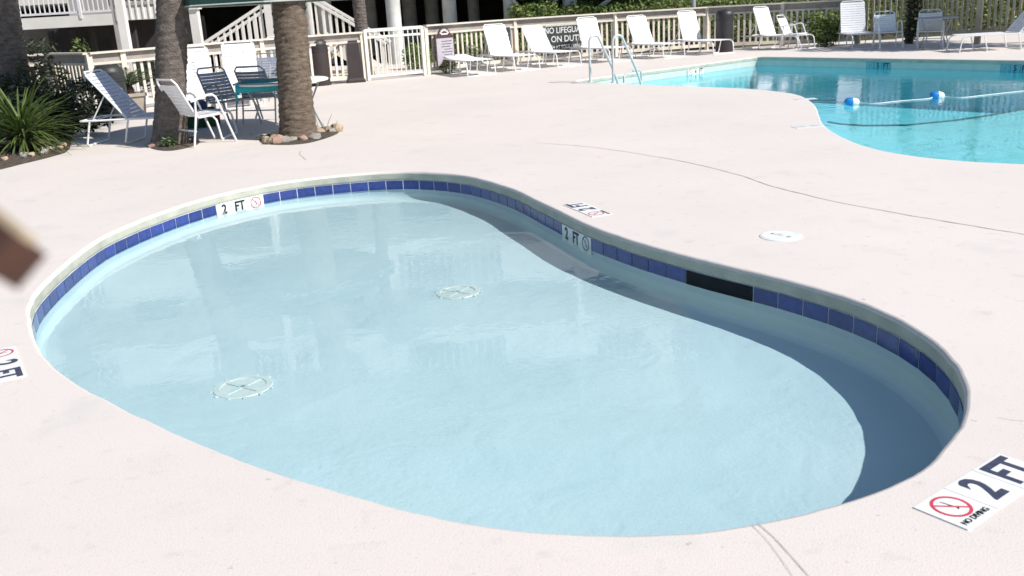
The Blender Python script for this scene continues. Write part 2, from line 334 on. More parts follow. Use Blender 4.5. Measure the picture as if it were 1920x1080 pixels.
for t in range(ntile):
    p,q=onK((t+.5)*TW); rz=math.atan2(q[0],-q[1])  # local +y -> outward ; local -y faces the pool
    loc=(p[0]+q[0]*.0055,p[1]+q[1]*.0055,-.0915-.063)
    rot=(0,0,math.atan2(-q[0],q[1]))
    if t in skt: continue
    if t in marks:
        c,d,si=marks[t]; o=inst('marker_tile',wt_me,basin,loc,rot)
        if c in TXT:
            k=inst('lettering',TXT[c],o,(0,-.0075,.004),(R(90),0,0),(.95,.82,1))
        else:
            e=no_dive_parts(o,.15,0,False,'print_red' if si==0 else 'print_black')
            for w in e:
                w.rotation_euler=(R(90),0,0); w.location=(0,-.0078 ,.005); w.scale=(1.12,1.12,1)
    else: inst('tile',tile_me,basin,(loc[0],loc[1],-.0915-.044+random.uniform(-.0008,.0008)),(0,random.uniform(-.006,.006),rot[2]))
# skimmer mouth
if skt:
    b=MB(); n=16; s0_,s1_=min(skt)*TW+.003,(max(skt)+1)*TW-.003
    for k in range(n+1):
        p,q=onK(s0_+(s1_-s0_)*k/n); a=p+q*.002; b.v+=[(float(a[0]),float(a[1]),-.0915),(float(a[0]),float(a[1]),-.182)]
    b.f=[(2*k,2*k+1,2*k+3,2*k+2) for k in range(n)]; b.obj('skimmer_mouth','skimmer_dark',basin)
# main pool basin
FZ2=-.95
prof=[(.012,-.07),(.012,FZ2+.10),(-.02,FZ2+.02),(-.08,FZ2)]
b=sweep(MP,MN,prof); n=len(MP); kk=(len(prof)-1)*n; b.f.append(tuple(range(kk,kk+n)))
basin2=b.obj('main_pool_basin','plaster_blue',None,True,kind='structure')
WZ2=-.21
sweep(MP,MN,[(.030,-.0715),(.009,-.0715),(.009,-.225)]).obj('waterline_band','band_tile',basin2)
flat_sheet('water',MP+MN*.009,WZ2,'water_main',kind='structure')
# sloping shallow floor on the near side with dark edge line
edge=[(1552,230),(1575,234),(1620,237),(1700,236),(1790,227),(1860,217),(1925,205),(2000,192)]
EL=[G(x,y,-.62) for x,y in edge]
b=MB(); sh=[(1500,236),(1560,262),(1640,285),(1720,300),(1790,307),(1860,312),(1960,318),(2100,322)]
SHL=[G(x,y,-.40) for x,y in sh]
b.v=[tuple(p) for p in EL]+[tuple(p) for p in SHL]; ne=len(EL)
b.f=[(i+1,i,ne+i,ne+i+1) for i in range(ne-1)]
b.v+=[(p.x,p.y,FZ2-.0) for p in EL]; b.f+=[(i,i+1,2*ne+i+1,2*ne+i) for i in range(ne-1)]
mat('plaster_light',(.72,.85,.88),(.66,.79,.83),.7,scale=1.5)
b.obj('shallow_shelf','plaster_light',basin2,True)
MB().tube([p+Vector((0,0,.012)) for p in EL],.014,6).obj('edge_line_tile','dark_line',basin2)
# wall depth markers of the main pool
def wall_marker(px,py,txt,kindtxt,faint):
    P=G(px,py,-.12); i=int(np.argmin(np.hypot(MP[:,0]-P.x,MP[:,1]-P.y))); q=MN[i]; p=MP[i]
    rot=(0,0,math.atan2(-q[0],q[1])); t=np.array([math.cos(rot[2]),math.sin(rot[2])])
    for j,c in enumerate(('i' if kindtxt else '',txt,'FT')):
        if not c: continue
        pp=p+t*(j-1)*.19
        o=inst('marker_tile',wt_me if not faint else fm_me,basin2,(pp[0]-q[0]*.004,pp[1]-q[1]*.004,-.155),rot,(1.05,1,1))
        if c=='i':
            for w in no_dive_parts(o,.15,0,False,'print_black' if not faint else 'print_faint'): w.rotation_euler=(R(90),0,0); w.location=(0,-.0078,0); w.scale=(1.3,1.3,1)
        else: inst('lettering',text_mesh(c,.15,'print_black',.004,.8),o,(0,-.0075,.0),(R(90),0,0))
mat('marker_faded',(.12,.40,.46),(.10,.35,.42),.4,scale=10); fm_me=MB().box((0,0,0),(TW-.003,.012,.152)).mesh('marker_tile','marker_faded')
wall_marker(1275,131,'4',True,False); wall_marker(1652,119,'5',True,True); wall_marker(1915,124,'5',True,True)
# joints and cracks in the deck
def strip(px,wd,z,name='joint',m='crack'):
    P=catmull([tuple(G(*k)[:2]) for k in px],False,10); P=P+np.array([[mnoise.noise(Vector((p[0]*5,p[1]*5,3)))*.012,mnoise.noise(Vector((p[0]*5,p[1]*5,9)))*.012] for p in P])
    t=np.gradient(P,axis=0); t/=np.linalg.norm(t,axis=1)[:,None]; N=np.c_[-t[:,1],t[:,0]]; n=len(P); b=MB()
    ww=np.array([[wd*(.6+.8*abs(mnoise.noise(Vector((p[0]*9,p[1]*9,1)))))/2] for p in P])
    b.v=[(float(a[0]),float(a[1]),z) for a in P+N*ww]+[(float(a[0]),float(a[1]),z) for a in P-N*ww]; b.f=[(n+i,n+i+1,i+1,i) for i in range(n-1)]; return b.obj(name,m,deck)
strip([(1000,268),(1100,275),(1200,289),(1290,305),(1380,327),(1450,350),(1560,377),(1700,403),(1800,420),(1925,441)],.009,.003)
strip([(1424,982),(1450,1010),(1480,1043),(1520,1085)],.003,.003); strip([(1412,984),(1440,1020),(1470,1058),(1490,1085)],.002,.003)
strip([(565,283),(562,290),(575,300)],.006,.003); strip([(1870,783),(1900,788),(1925,790)],.0022,.003)

# ------------------------------------------------------------ markers on the deck
def deck_marker(label,corner,along,across,seq,T=.175,first=True):
    """corner: world xy of the strip start; along: unit vector of the row of tiles; letters' up = across"""
    a=Vector((along[0],along[1],0)).normalized(); u=Vector((across[0],across[1],0)).normalized()
    c0=Vector((corner[0],corner[1],0)); rz=math.atan2(a.y,a.x)
    t=thing('depth_marker',label,'depth marker',c0,rz,'depth marker tiles')
    flip=1 if a.cross(u).z>0 else -1
    for j,s in enumerate(seq):
        o=MB().box((0,0,0),(T-.003,T-.003,.006)).obj('tile','white_tile',t); o.location=(T*(j+.5),flip*T/2,.0015)
        if s=='i':
            for w in no_dive_parts(o,T*1.06,.0038,True): w.location.y+=T*.07
        elif s=='faint':
            for k in range(3): boxpart('lettering','print_faint',o,(0,T*(.25-.22*k),.0034),(T*.6,T*.1,.001))
        else: inst('lettering',text_mesh(s,T*1.05,'print_navy',.005,.74 if len(s)>1 else .85),o,(0,0,.0038))
    return t
ND=[G(1723,950),G(1815,996),G(1875,957),G(1778,913),G(1887,847)]
al=(ND[4]-ND[0]); ac=(ND[3]-ND[2]); al=al.normalized(); ac=(ac-al*ac.dot(al))
deck_marker('white 2 FT tile strip beside the shadowed rounded end of the wading pool',ND[1]-al*0,al,ac,['i','2','FT'])
m2=[G(1059,385.5),G(1093,380.5),G(1150,402),G(1118,410)]
al=(m2[0]-m2[3]).normalized(); ac=(m2[0]-m2[1]); ac=ac-al*ac.dot(al)
deck_marker('white 2 FT tile strip set in the deck beside the inward bend of the pool',m2[2],al,ac,['i','2','FT'])
q1,q2=G(0,717),G(48,700); q0=G(30,652)
al=(q2-q0).normalized(); ac=Vector((-al.y,al.x,0)); 
if ac.dot(q2-q1)<0: ac=-ac
deck_marker('white 2 FT tile strip beside the sunlit rounded end of the wading pool',q0-ac.normalized()*.175+al*(-.03),al,ac,['i','2','FT'])
p=G(1495,188); deck_marker('faded white tile set in the deck point between main pool corners, closer to the ladder',p,(1,.1),(0,1),['faint','faint'],.15)
p=G(1494,241); deck_marker('faded white tile set in the deck at the curved inner tip of the main pool',p,(1,.1),(0,1),['faint','faint'],.17)
# skimmer lid
lc=G(1464,443); lid=thing('skimmer_lid','round white skimmer lid set in the deck beside the wading pool','lid',lc)
MB().lathe([(.0,.006),(.11,.0065),(.128,.006),(.135,.003),(.137,-.004)],40,cap=False).obj('lid_disc','white_plastic',lid,True)
MB().lathe([(.115,.0062),(.118,.0075),(.121,.0062)],40,cap=False).obj('rim','white_plastic',lid,True)
for dx,dy,sx in ((.035,-.05,.028),(-.04,.055,.02),(-.01,.03,.04),(0,.0,.03)): boxpart('finger_hole' if sx<.03 else 'embossed_mark','bin_dark' if sx<.03 else 'print_faint',lid,(dx,dy,.0068),(sx,.012,.0015))
# floor drains
def drain(px,py,label):
    c=G(px,py,FZ); c=G(px,py,FZ+floor_z(c.x,c.y)); t=thing('drain_cover',label,'drain',c,.3,'round drains on the wading pool floor')
    MB().lathe([(0,.002),(.125,.003)],32,cap=False).obj('grate','white_plastic',t)
    MB().lathe([(.118,.002),(.120,.008),(.150,.007),(.154,.0)],40,cap=False).obj('ring','white_plastic',t,True)
    for a in (0,90): boxpart('bar','off_white_plastic',t,(0,0,.004),(.24,.026,.006),(0,0,R(a+40)))
    for k in range(12): boxpart('tab','white_plastic',t,(.158*math.cos(k*R(30)),.158*math.sin(k*R(30)),.003),(.02,.016,.006),(0,0,k*R(30)))
drain(858,548,'round white drain cover with cross bars, under the 2 FT marker of the inward bend'); drain(456,726,'round white drain cover with cross bars, beside the sunlit near wall of the wading pool')

# ------------------------------------------------------------ fences
def fence(name,label,posts,h,spacing=.155,slat_w=.055,postw=.10,pm='fence_paint',sm='fence_paint',cap=True,z0=0.0,bottom=.12,apron=True,slat_top=None,skip=()):
    t=thing(name,label,'fence',(posts[0][0],posts[0][1],0)); o0=Vector((posts[0][0],posts[0][1],0))
    for i,p in enumerate(posts):
        if i not in skip: boxpart('post',pm,t,Vector((p[0],p[1],(h-.02)/2))-o0,(postw,postw,h-.02),(0,0,math.atan2(posts[1][1]-posts[0][1],posts[1][0]-posts[0][0])))
    for a,b2 in zip(posts[:-1],posts[1:]):
        A=Vector((a[0],a[1],0));B=Vector((b2[0],b2[1],0)); d=B-A; L=d.length; rz=math.atan2(d.y,d.x); mid=(A+B)/2-o0; nrm=Vector((d.y,-d.x,0)).normalized()
        if nrm.y>0: nrm=-nrm
        if cap:
            boxpart('cap_board',pm,t,mid+Vector((0,0,h+.0))+nrm*.02,(L+.02,.15,.035),(0,0,rz))
            if apron:
                boxpart('apron_board','fence_shaded',t,mid+Vector((0,0,h-.095))-nrm*.01,(L-postw,.035,.15),(0,0,rz))
                boxpart('upper_rail',pm,t,mid+Vector((0,0,h-.19))+nrm*.018,(L-postw,.04,.045),(0,0,rz))
        boxpart('lower_rail',pm,t,mid+Vector((0,0,bottom))+nrm*.012,(L-postw,.04,.085),(0,0,rz))
        n=max(1,int(round(L/spacing))); zt=slat_top or (h-.17)
        for k in range(n):
            q=A+d*((k+.5)/n)-o0
            if n>2 and (k+.5)/n*L<postw*.6: continue
            hh=zt-bottom+.03; boxpart('slat',sm,t,q+Vector((0,0,bottom-.03+hh/2+random.uniform(-.004,.004)))-nrm*.022,(slat_w,.022,hh),(0,random.uniform(-.008,.008),rz))
    return t
FH=1.13
C_=lambda px,py,z=FH: tuple(G(px,py,z)[:2])
gl=(-3.07,22.05); grt=(-1.72,22.78)
# post feet measured along the photo, kept on smooth lines
def onray(px,Y): 
    lo=AT(px,100,Y); return (lo.x,Y)
def post_at(px,Y,py=110):
    p=AT(px,py,Y); return (p.x,Y)
right_posts=[post_at(803,23.0,140),post_at(968,25.0,125),post_at(1154,26.0,112),post_at(1325,26.8,100),post_at(1466,26.4,95),post_at(1607,25.6,88)]
fence('picket_fence','long tan picket fence with a wide cap board behind the row of white loungers',right_posts,FH)
left_posts=[post_at(108,18.6,180),post_at(182,17.4,200),post_at(245,17.95,200),post_at(362,19.1,190),post_at(500,20.5,170),post_at(684,22.05,150)]
fence('picket_fence','tan picket fence with an angled corner behind the shaded tables and potted plant',left_posts,1.08)
fence('picket_fence','short grey-tan fence section half hidden by the dark shrub',[post_at(20,18.3,185),post_at(104,18.55,180)],1.08)
rp=[right_posts[-1],post_at(1702,24.7,80),post_at(1832,23.0,80),(post_at(1832,23.0,80)[0]+2.4*.6,23.0-2.4*.8),(post_at(1832,23.0,80)[0]+4.8*.6,23.0-4.8*.8)]
fence('slat_fence','tall weathered slat fence with narrow tan slats behind the shaded armchair and table',rp,1.95,.14,.055,.12,'slat_right','slat_right',True,bottom=.28,apron=False,slat_top=1.9)
# kerb under right fence
for a,b2 in zip(rp[:-1],rp[1:]):
    pass
# gate
gt=thing('pool_gate','white metal pool gate of thin vertical bars beside the brown rules sign','gate',(gl[0],gl[1],0)); o0=Vector((gl[0],gl[1],0))
A=Vector((*post_at(692,22.05,150),0));B=Vector((*post_at(797,22.75,142),0)); d=B-A; L=d.length; rz=math.atan2(d.y,d.x)
for k,(s,zz) in enumerate(((.07,1.11),(.05,.96))): boxpart('rail','gate_paint',gt,(A+B)/2-o0+Vector((0,0,zz)),(L,.05,s),(0,0,rz))
boxpart('rail','gate_paint',gt,(A+B)/2-o0+Vector((0,0,.09)),(L,.04,.05),(0,0,rz))
for q in (A,B): boxpart('gate_post','gate_paint',gt,q-o0+Vector((0,0,.57)),(.075,.075,1.12),(0,0,rz))
for k in range(1,12): boxpart('bar','gate_paint',gt,A+d*(k/12)-o0+Vector((0,0,.58)),(.019,.019,1.02),(0,0,rz))
# diagonal brace and latch post left of gate
br=MB(); a=AT(655,68,21.9); c=AT(618,108,21.7); br.tube([a,c],.055,4).obj('fence_brace','fence_paint',None,label='diagonal tan timber brace on the fence between the two brown bins',cat='brace')

# ------------------------------------------------------------ loungers and chairs
def strap_mesh(L,m,w=.05):
    b=MB(); n=6
    for i in range(n+1):
        y=-L/2+L*i/n; z=-.012*(1-(2*i/n-1)**2)
        b.v+=[(-w/2,y,z),(w/2,y,z),(w/2,y,z-.004),(-w/2,y,z-.004)]
    for i in range(n):
        for k in range(4): b.f.append((4*i+k,4*i+(k+1)%4,4*i+4+(k+1)%4,4*i+4+k))
    b.f+=[(0,1,2,3),(4*n+3,4*n+2,4*n+1,4*n)]
    me=b.mesh('strap',m,True); return me
def lounger_set(m,fm,ang):
    """meshes in local coords: hinge at origin, +x to the foot, seat height .34"""
    W=.33; H0=.34; S={}
    fr_=MB()
    for s in(-1,1): fr_.tube([(-.62,s*W,H0),(0,s*W,H0),(1.05,s*W,H0),(1.16,s*W,H0-.02),(1.20,s*W,H0-.07),(1.24,s*W,.03),(1.24,s*W,.012)],.0145,7)
    fr_.tube([(1.24,-W,.014),(1.24,W,.014)],.0145,7); fr_.tube([(-.62,-W,H0),(-.62,W,H0)],.0145,7); fr_.tube([(.0,-W,H0),(.0,W,H0)],.0125,7)
    S['frame']=fr_.mesh('frame',fm,True)
    lg=MB()
    lg.tube([(.02,-W-.002,H0-.01),(-.06,-W-.002,.04),(-.06,-W+.03,.014),(-.06,W-.03,.014),(-.06,W+.002,.04),(.02,W+.002,H0-.01)],.0135,7); S['leg']=lg.mesh('leg',fm,True)
    c,s_=math.cos(ang),math.sin(ang); bk=MB(); Lb=.80
    pt=lambda d,y,o=0:(-d*c+o*s_,y,H0+d*s_+o*c)
    bk.tube([pt(0,-W+.035),pt(Lb-.06,-W+.035),pt(Lb,-W+.09),pt(Lb,W-.09),pt(Lb-.06,W-.035),pt(0,W-.035)],.0135,7); S['back']=bk.mesh('backrest_frame',fm,True)
    if ang>.2:
        pr_=MB()
        for y in(-W+.06,W-.06): pr_.tube([pt(.42,y),(-.42*c-.18*s_-.08,y,H0)],.009,6)
        pr_.tube([(-.42*c-.18*s_-.08,-W,H0),(-.42*c-.18*s_-.08,W,H0)],.009,6); S['prop']=pr_.mesh('prop',fm,True)
    S['st_seat']=strap_mesh(2*W+.02,m); S['st_back']=strap_mesh(2*W-.06,m); S['ang']=ang; S['Lb']=Lb; S['H0']=H0
    return S
LS={}
def lounger(px,py,head,ang,label,m='strap_white',fm='white_metal',group='white strap loungers along the fence',world=None,seat=True):
    key=(m,fm,round(ang,2))
    if key not in LS: LS[key]=lounger_set(m,fm,ang)
    S=LS[key]; H0=S['H0']; P=world or G(px,py,H0)
    t=thing('sun_lounger',label,'lounger',(P.x,P.y,0),head,group)
    inst('frame',S['frame'],t); inst('leg',S['leg'],t); inst('leg',S['leg'],t,(.72,0,0)); inst('leg',S['leg'],t,(-.52,0,0)); inst('backrest_frame',S['back'],t)
    if 'prop' in S: inst('prop',S['prop'],t)
    for k in range(19): inst('strap',S['st_seat'],t,(.055+.059*k,0,H0+.016))
    c,s_=math.cos(ang),math.sin(ang)
    for k in range(13):
        d=.045+.058*k; inst('strap',S['st_back'],t,(-d*c+.015*s_,0,H0+d*s_+.015*c),(0,ang,0))
    return t
def lounger_at(px,Y,*a,**k):
    q=post_at(px,Y,90); return lounger(0,0,*a,world=Vector((q[0],q[1],0)),**k)
HD=R(-62)
lounger_at(1298,25.5,HD,R(70),'white strap lounger with raised back, beside the charcoal bin and touching the fence post')
lounger_at(1208,25.1,HD,R(62),'white strap lounger with raised back, second from the charcoal bin along the fence')
lounger_at(1112,24.7,HD,R(68),'white strap lounger with raised back covering the end of the lifeguard sign')
lounger_at(1017,24.1,HD,R(50),'white strap lounger with lower reclined back in front of the lifeguard sign')
lounger_at(940,23.5,HD,R(64),'white strap lounger with raised back covering the shallow water sign')
lounger_at(868,22.7,R(-70),R(4),'white strap lounger laid flat in front of the brown rules sign')
lounger_at(1440,25.7,R(-55),R(68),'white strap lounger with raised back beside a white armchair')
lounger_at(1598,24.7,R(-95),R(75),'white strap lounger upright against the fence with its lower back in blue shade')
lounger_at(1895,20.9,R(178),R(50),'white strap lounger seen from its side, its foot towards the slat fence post',group='white strap loungers along the fence')
lounger(366,178,R(-75),R(80),'white strap lounger standing upright behind the trunk with the blue towel on it',group='white strap loungers in the shade')
lounger(455,158,R(-75),R(74),'white strap lounger upright between the two grey armchairs',group='white strap loungers in the shade')
lounger(532,138,R(-75),R(74),'white strap lounger mostly hidden behind the ringed palm trunk',group='white strap loungers in the shade')
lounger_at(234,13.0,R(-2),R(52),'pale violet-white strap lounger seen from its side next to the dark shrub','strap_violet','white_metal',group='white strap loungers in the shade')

CS={}
def chair_set(m,fm):
    W=.27; S={}
    sd=MB()
    sd.tube([(.30,0,.012),(.26,0,.12),(.12,0,.52),(.09,0,.60),(.045,0,.635),(-.02,0,.635),(-.26,0,.575)],.0145,8); S['arm_leg']=sd.mesh('front_leg_and_arm',fm,True)
    rl=MB().tube([(-.30,0,.012),(-.22,0,.40),(-.20,0,.585)],.0135,8); S['rear']=rl.mesh('rear_leg',fm,True)
    bf=MB(); bf.tube([(.20,-W+.03,.385),(-.17,-W+.03,.365),(-.205,-W+.03,.40),(-.40,-W+.03,.80),(-.43,-W+.08,.855),(-.43,W-.08,.855),(-.40,W-.03,.80),(-.205,W-.03,.40),(-.17,W-.03,.365),(.20,W-.03,.385)],.0135,8)
    bf.tube([(.20,-W,.385),(.20,W,.385)],.0125,8); bf.tube([(-.2,-W,.40),(-.2,W,.40)],.0125,8); S['frame']=bf.mesh('seat_and_back_frame',fm,True)
    S['st']=strap_mesh(2*W-.06,m,.046); S['brace']=MB().tube([(-.225,-W,.10+.1),(-.225,W,.2)],.010,6).mesh('stretcher',fm,True)
    return S
def armchair(P,head,label,m='strap_white',fm='white_metal',group='white strap armchairs',sc=1.):
    key=(m,fm)
    if key not in CS: CS[key]=chair_set(m,fm)
    S=CS[key]; t=thing('strap_armchair',label,'chair',(P.x,P.y,0),head,group); t.scale=(sc,sc,sc)
    for y in(-.27,.27): inst('front_leg',S['arm_leg'],t,(0,y,0)); inst('rear_leg',S['rear'],t,(0,y,0))
    inst('seat_frame',S['frame'],t); inst('stretcher',S['brace'],t,(-.02,0,0))
    for k in range(6): inst('strap',S['st'],t,(-.125+.057*k,0,.385+.003*k))
    a=math.atan2(.40,-.195)
    for k in range(8):
        f=(k+.7)/8.6; inst('strap',S['st'],t,(-.205-.195*f+.012,0,.40+.40*f+.006),(0,R(64),0))
    return t
rn,fn=G(351,280),G(458,263); hd=math.atan2(fn.y-rn.y,fn.x-rn.x); side=Vector((-math.sin(hd),math.cos(hd),0))
armchair((rn+fn)/2+side*.28,hd,'white strap armchair standing in the sun at the foot of the smooth palm trunk')
armchair(G(1490,92),R(-40),'white strap armchair beside the lounger near the leafy shrub')
armchair(G(1664,91),R(-95),'white strap armchair facing the pool, its back in blue shade')
armchair(G(1742,90),R(-110),'white strap armchair tucked behind the thin dark table')
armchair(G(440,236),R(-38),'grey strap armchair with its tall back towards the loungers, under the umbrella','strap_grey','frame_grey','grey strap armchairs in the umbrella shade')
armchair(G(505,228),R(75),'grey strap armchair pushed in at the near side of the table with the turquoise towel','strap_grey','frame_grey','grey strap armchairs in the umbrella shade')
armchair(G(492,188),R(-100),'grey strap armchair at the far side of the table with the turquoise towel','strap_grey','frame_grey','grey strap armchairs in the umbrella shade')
# dark table at right
tc=G(1752,91); tb_=thing('patio_table','thin dark framed patio table standing before the slat fence','table',tc)
MB().lathe([(.0,.70),(.46,.70),(.47,.69),(.47,.675),(.0,.675)],30,cap=False).obj('tabletop','frame_grey',tb_,True)
for k in range(4):
    a=k*math.pi/2+.5; MB().tube([(.40*math.cos(a),.40*math.sin(a),.675),(.26*math.cos(a),.26*math.sin(a),.35),(.40*math.cos(a),.40*math.sin(a),.0)],.013,6).obj('leg','frame_grey',tb_,True)
# table with turquoise towel and umbrella
tc=G(528,150,.70); tcg=Vector((tc.x,tc.y,0)); tb_=thing('patio_table','round white-rimmed patio table under the green umbrella','table',tcg)
MB().lathe([(.0,.70),(.62,.70),(.635,.69),(.63,.67),(.0,.67)],36,cap=False).obj('tabletop','white_plastic',tb_,True)
for k in range(4):
    a=k*math.pi/2+.4; MB().tube([(.52*math.cos(a),.52*math.sin(a),.67),(.36*math.cos(a),.36*math.sin(a),.35),(.5*math.cos(a),.5*math.sin(a),.0)],.014,6).obj('leg','frame_grey',tb_,True)
def draped(name,label,cat,c,sx,sy,m,hang,rz=0,z=.706,seed=0):
    b=MB(); nx,ny=22,14
    for i in range(nx+1):
        for j in range(ny+1):
            x=(i/nx-.5)*sx; y=(j/ny-.5)*sy; ex=max(0,abs(x)-hang[0]); ey=max(0,abs(y)-hang[1])
            X=math.copysign(min(abs(x),hang[0])+.12*ex,x); Y=math.copysign(min(abs(y),hang[1])+.12*ey,y)
            zz=z-ex-ey+.008*mnoise.noise(Vector((x*6,y*6,seed)))
            w=.02*math.sin(x*22+seed)*min(1,ey*6)+.02*math.sin(y*20)*min(1,ex*6); b.v.append((X+w*(ex>0),Y+w*(ey>0),zz))
    for i in range(nx):
        for j in range(ny): k=i*(ny+1)+j; b.f.append((k,k+ny+1,k+ny+2,k+1))
    o=b.obj(name,m,None,True,label=label,cat=cat); o.location=c; o.rotation_euler=(0,0,rz)
    md=o.modifiers.new('thickness','SOLIDIFY'); md.thickness=.008; return o
draped('towel','turquoise towel spread over the round patio table','towel',tcg+Vector((-.16,0,0)),1.1,1.0,'towel_cyan',(.40,.38),.1)
ub=thing('umbrella','dark green market umbrella rising from the round patio table','umbrella',tcg)
MB().tube([(0,0,0),(0,0,2.5)],.022,10).obj('pole','white_metal',ub,True)
RU=1.3; ZR=1.86
canopy=MB(); N8=8
ring=lambda r,z:[(r*math.cos(k*math.pi/4+.15),r*math.sin(k*math.pi/4+.15),z) for k in range(8)]
canopy.v=[(0,0,2.45)]+ring(RU*.5,2.18)+ring(RU,ZR)+ring(RU*1.005,ZR-.14)
canopy.f=[(0,1+k,1+(k+1)%8) for k in range(8)]+[(1+k,9+k,9+(k+1)%8,1+(k+1)%8) for k in range(8)]+[(9+k,17+k,17+(k+1)%8,9+(k+1)%8) for k in range(8)]
canopy.obj('canopy','canvas_green',ub)
for k in range(8):
    a=k*math.pi/4+.15; MB().tube([(0,0,2.42),(RU*.5*math.cos(a),RU*.5*math.sin(a),2.165),(RU*math.cos(a),RU*math.sin(a),ZR-.015)],.009,6).obj('rib','canvas_trim',ub)
MB().tube([Vector(p) for p in ring(RU*1.005,ZR-.14)],.010,5,closed=True).obj('canopy_trim','canvas_trim',ub)
# towel and bag
p=G(350,196,.36); draped('towel','dark blue towel hanging over the upright lounger behind the trunk','towel',(p.x,p.y,0),.62,.55,'towel_blue',(.26,.12),.4,.40,3)
bg_c=G(378,238); bag=thing('beach_bag','dark green beach bag with a red side lying under the shaded chairs','bag',bg_c,.3)
b=MB(); 
for i,(w,d_,z) in enumerate(((.24,.12,0),(.28,.15,.08),(.27,.13,.20),(.22,.08,.28))):
    b.v+=[(w*math.copysign(abs(math.cos(a))**.6,math.cos(a)),d_*math.copysign(abs(math.sin(a))**.6,math.sin(a)),z+.015*math.sin(3*a+i)) for a in [k*math.pi/8 for k in range(16)]]
b.f=[(i*16+k,i*16+(k+1)%16,(i+1)*16+(k+1)%16,(i+1)*16+k) for i in range(3) for k in range(16)]+[tuple(range(48,64))]
b.obj('bag_body','bag_green',bag,True); MB().box((.26,0,.13),(.05,.2,.2)).obj('side_panel','bag_red',bag)
MB().tube([(-.12,0,.27),(-.1,0,.38),(.1,0,.38),(.12,0,.27)],.01,6).obj('handle','bag_red',bag,True)

# ------------------------------------------------------------ bins
def bin_(px,py,label,m,r=.26,h=1.0,dome=True,rz=0):
    P=G(px,py) if py>30 else Vector((*post_at(px,py,150),0)); t=thing('trash_bin',label,'trash bin',P,rz,'domed trash bins')
    hb=h-.26
    MB().lathe([(r*.97,0),(r,.03),(r,hb-.03),(r*1.04,hb-.02),(r*1.04,hb+.01),(r*.98,hb+.02)],28).obj('bin_body',m,t,True)
    MB().lathe([(r*1.0,hb+.02),(r*1.0,hb+.12),(r*.93,hb+.18),(r*.75,hb+.23),(r*.4,hb+.255),(.01,hb+.26)],28).obj('dome_lid',m,t,True)
    f=MB(); n=10
    for i in range(n+1):
        a=R(-35+70*i/n)-math.pi/2; f.v+=[(r*1.012*math.cos(a),r*1.012*math.sin(a),hb+.03),(r*1.005*math.cos(a),r*1.005*math.sin(a),hb+.13)]
    f.f=[(2*i,2*i+2,2*i+3,2*i+1) for i in range(n)]; f.obj('flap','bin_dark',t); return t
bin_(602,160,'dark brown domed bin beside the diagonal fence brace','bin_brown',.24,1.02,rz=.5)
bin_(1358,97,'charcoal domed bin standing between white loungers along the picket fence','bin_charcoal',.23,1.08,rz=.6)
bin_(205,16.3,'dark green-black domed bin beside the potted plant','bin_green',.25,.92,rz=.3)
P=G(668,154); ar=thing('ash_receptacle','tall tapered dark brown receptacle standing by the gate post','receptacle',P,.25)
b=MB(); 
for w,z in ((.20,0),(.20,.05),(.165,.10),(.115,.86),(.095,.90)): b.v+=[(-w,-w,z),(w,-w,z),(w,w,z),(-w,w,z)]
b.f=[(4*i+k,4*i+(k+1)%4,4*i+4+(k+1)%4,4*i+4+k) for i in range(4) for k in range(4)]+[(16,17,18,19)]
b.obj('tapered_body','bin_brown',ar); boxpart('top_plate','bin_dark',ar,(0,0,.91),(.2,.2,.02))
# potted plant
P=Vector((*post_at(244,16.7,180),0)); pt=thing('potted_sago','potted sago palm in a square cream planter by the fence','potted plant',P,.5)
b=MB()
for w,z in ((.17,0),(.19,.02),(.22,.34),(.245,.345),(.245,.40),(.215,.40),(.21,.36)): b.v+=[(-w,-w,z),(w,-w,z),(w,w,z),(-w,w,z)]
b.f=[(4*i+k,4*i+(k+1)%4,4*i+4+(k+1)%4,4*i+4+k) for i in range(6) for k in range(4)]+[(24,25,26,27)]
b.obj('planter','terracotta',pt); MB().lathe([(.07,.36),(.09,.44),(.06,.52),(.01,.54)],10).obj('caudex','bark',pt)
def frond_mesh(L,m,nl=16,w=.16,droop=.5):
    b=MB(); pts=[Vector((L*t,0,.55*L*t-droop*1.2*L*t*t)) for t in np.linspace(0,1,9)]
    b.tube(pts,[.008*(1-.8*i/8) for i in range(9)],4,cap=False)
    for i in range(nl):
        t=.12+.86*i/nl; p=Vector((L*t,0,.55*L*t-droop*1.2*L*t*t)); l=w*math.sin(math.pi*min(1,.25+.75*t))*(1.15)
        for s in(-1,1):
            q=p+Vector((l*.55,s*l,-.12*l)); d=Vector((.011,0,0)); b.add([p-d,p+d,q],[(0,1,2) if s>0 else (0,2,1)])
    return b.mesh('frond',m)
sf=frond_mesh(.55,'leaf_palm',18,.11,.35)
for k in range(22): inst('frond',sf,pt,(0,0,.50),(0,R(-random.uniform(-5,35)),k*2.4),(1,1,random.uniform(.8,1.2)))

# ------------------------------------------------------------ signs
def sign_axes(a,b2): d=Vector((b2[0]-a[0],b2[1]-a[1],0)); return math.atan2(d.y,d.x)
